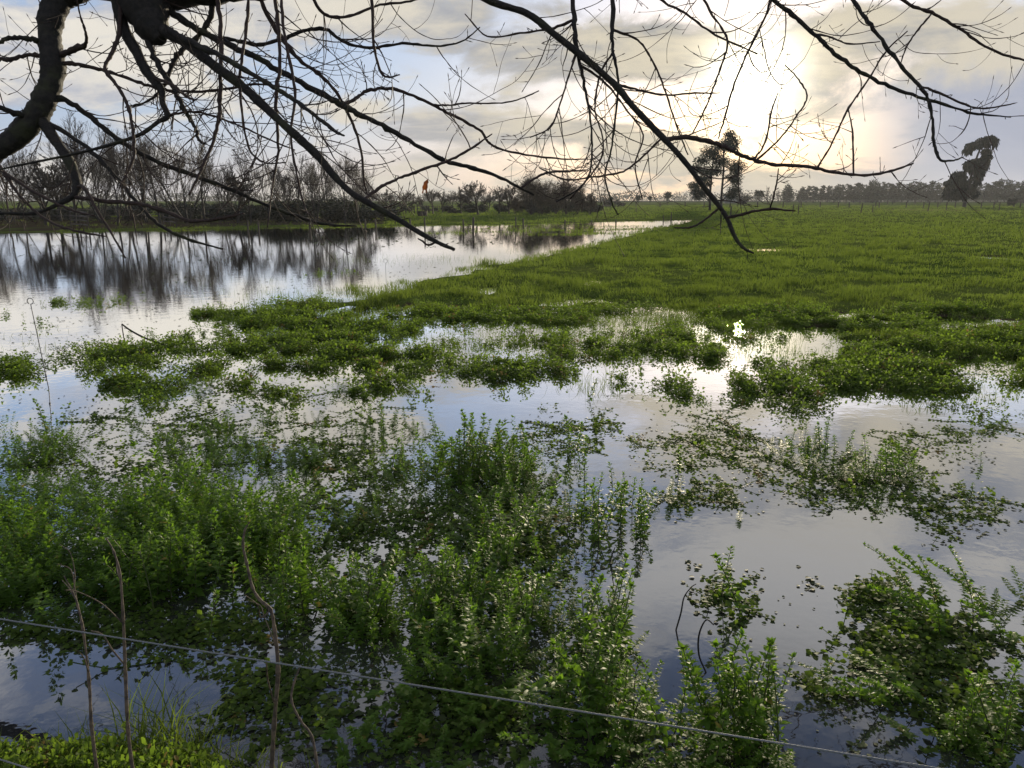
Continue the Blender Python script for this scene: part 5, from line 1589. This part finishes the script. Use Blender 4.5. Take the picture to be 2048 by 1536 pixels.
def grass_zone(g, n, r0, r1, a0, a1, per, h0, spread, wmin):
    """n tufts between radii r0..r1 and azimuths a0..a1 (degrees), 'per' blades each"""
    u = rng.random(n)
    R = np.exp(np.log(r0) + u * (np.log(r1) - np.log(r0)))
    A = np.radians(rng.uniform(a0, a1, n))
    x, y = R * np.sin(A), R * np.cos(A)
    h = height(x, y)
    clump = nz(x, y, 2.2, 41) * 0.5 + nz(x, y, 0.8, 43) * 0.4 + 0.3 * nz(x, y, 7.0, 47)
    ok = (h > -0.045 + 0.03 * rng.standard_normal(n) * (R < 25)) & (rng.random(n) < np.clip(0.68 + 0.8 * clump, 0.08, 1)) & (y > 4.5)
    sh = np.array(LAND[:6])
    ok &= ~((x / np.maximum(y, 1) < -0.155) & (y > np.interp(x, sh[:, 0], sh[:, 1]) + 3.0) & (R < 105) & (rng.random(n) < 0.9))
    x, y, h, clump, R = x[ok], y[ok], h[ok], clump[ok], R[ok]
    k = per
    X = np.repeat(x, k) + rng.normal(0, 1, len(x) * k) * np.repeat(spread * (1 + R * 0.006), k)
    Y = np.repeat(y, k) + rng.normal(0, 1, len(x) * k) * np.repeat(spread * (1 + R * 0.006), k)
    Z = np.maximum(np.repeat(h, k), -0.05) - 0.01
    RR, CC = np.repeat(R, k), np.repeat(clump, k)
    Hh = h0 * rng.uniform(0.5, 1.25, len(X)) * np.clip(0.9 + 1.15 * CC, 0.2, 2.8)
    W = np.maximum(wmin, RR * 0.00055) * rng.uniform(0.7, 1.3, len(X))
    lean = rng.uniform(0.15, 0.9, len(X))
    rush = np.repeat(np.clip(nz(x * 0.5, y, 3.2, 57) - 0.35, 0, 1), k)
    Hh = Hh * (1 + 0.9 * rush)
    tint = 0.46 - 0.6 * rush + 0.20 * rng.standard_normal(len(X)) + 0.28 * np.repeat(nz(x, y, 9.0, 51), k) + 0.30 * np.repeat(nz(x * 0.7, y, 1.6, 53), k) + 0.12 * np.clip((RR - 25) / 60, 0, 1)
    blades(g, np.column_stack([X, Y, Z]), Hh, W, lean, tint)


GR = Geo()
grass_zone(GR, 42000, 8.0, 26, -36, 44, 6, 0.115, 0.05, 0.006)
grass_zone(GR, 34000, 26, 75, -30, 42, 6, 0.13, 0.10, 0.008)
grass_zone(GR, 30000, 75, 260, -42, 42, 5, 0.13, 0.22, 0.03)
# sparse stems standing in the shallows of the lake's far neck
n = 5000
x, y, q = ell(1150, 461, 270, 10, n)
P = Garr(x, y, 0.0)
ok = (height(P[:, 0], P[:, 1]) < 0.02) & (nz(P[:, 0], P[:, 1], 6.0, 77) > -0.1)
P = P[ok]
blades(GR, P, rng.uniform(.05, .16, len(P)), np.full(len(P), .03), rng.uniform(.3, 1.2, len(P)), rng.uniform(.1, .5, len(P)))
# stems pricking through the nearer water
for cx, cy, rx, ry, n, hh in [(1150, 690, 260, 40, 1500, .12), (1450, 690, 200, 30, 900, .13), (1500, 645, 90, 16, 2600, .12), (1500, 625, 110, 18, 3500, .13), (1360, 625, 110, 14, 1500, .12), (1490, 612, 70, 10, 2600, .17), (1400, 613, 60, 8, 900, .15), (1400, 640, 90, 14, 1600, .12), (1180, 640, 200, 14, 2200, .12), (900, 680, 120, 25, 500, .1), (1180, 770, 80, 20, 120, .18), (700, 590, 200, 12, 500, .16), (850, 520, 220, 10, 300, .2), (1150, 500, 150, 8, 250, .2),
                              (520, 600, 120, 20, 120, .15), (1900, 790, 140, 30, 260, .12), (60, 690, 80, 40, 70, .12), (480, 570, 150, 20, 80, .15)]:
    x, y, q = ell(cx, cy, rx, ry, n)
    P = Garr(x, y, 0.0)
    P[:, 2] = -0.02
    blades(GR, P, hh * rng.uniform(.4, 1.2, n), np.full(n, .016 if cy in (612, 613) else .006), rng.uniform(.1, 1.0, n), rng.uniform(.1, .6, n))
tag(GR.obj('grass', M_GRASS), 'lush wet pasture grass growing out to the far fences', 'grass', None, 'stuff')

# long grass on the near bank
BG = Geo()
for cx, cy, rx, ry, n, hh in [(330, 1500, 90, 35, 150, .30), (180, 1560, 200, 40, 260, .14), (420, 1540, 110, 30, 90, .22), (150, 1545, 60, 20, 60, .2), (600, 1560, 120, 20, 60, .16)]:
    x, y, q = ell(cx, cy, rx, ry, n)
    P = Garr(x, y, 0.0)
    P[:, 2] = np.maximum(height(P[:, 0], P[:, 1]), -0.03)
    blades(BG, P, hh * rng.uniform(.5, 1.2, n), np.full(n, .006), rng.uniform(.3, 1.3, n), rng.uniform(.3, .9, n))
tag(BG.obj('bank_grass', M_GRASS), 'long arching grass blades on the bank at the bottom left', 'grass', None, 'stuff')

# ------------------------------------------------------------------ the hazy air


def haze():
    g = Geo().box((0, 0, 14.0), (1300, 1300, 17.0))
    m, T, out = new_mat('hazy_air')
    v = T.new('ShaderNodeVolumePrincipled')
    v.inputs['Color'].default_value = (0.92, 0.93, 0.95, 1)
    v.inputs['Density'].default_value = 0.0002
    v.inputs['Anisotropy'].default_value = 0.25
    T.l.new(v.outputs[0], out.inputs['Volume'])
    tag(g.obj('haze', m), 'pale damp haze lying over the whole pasture', 'haze', None, 'stuff')


haze()
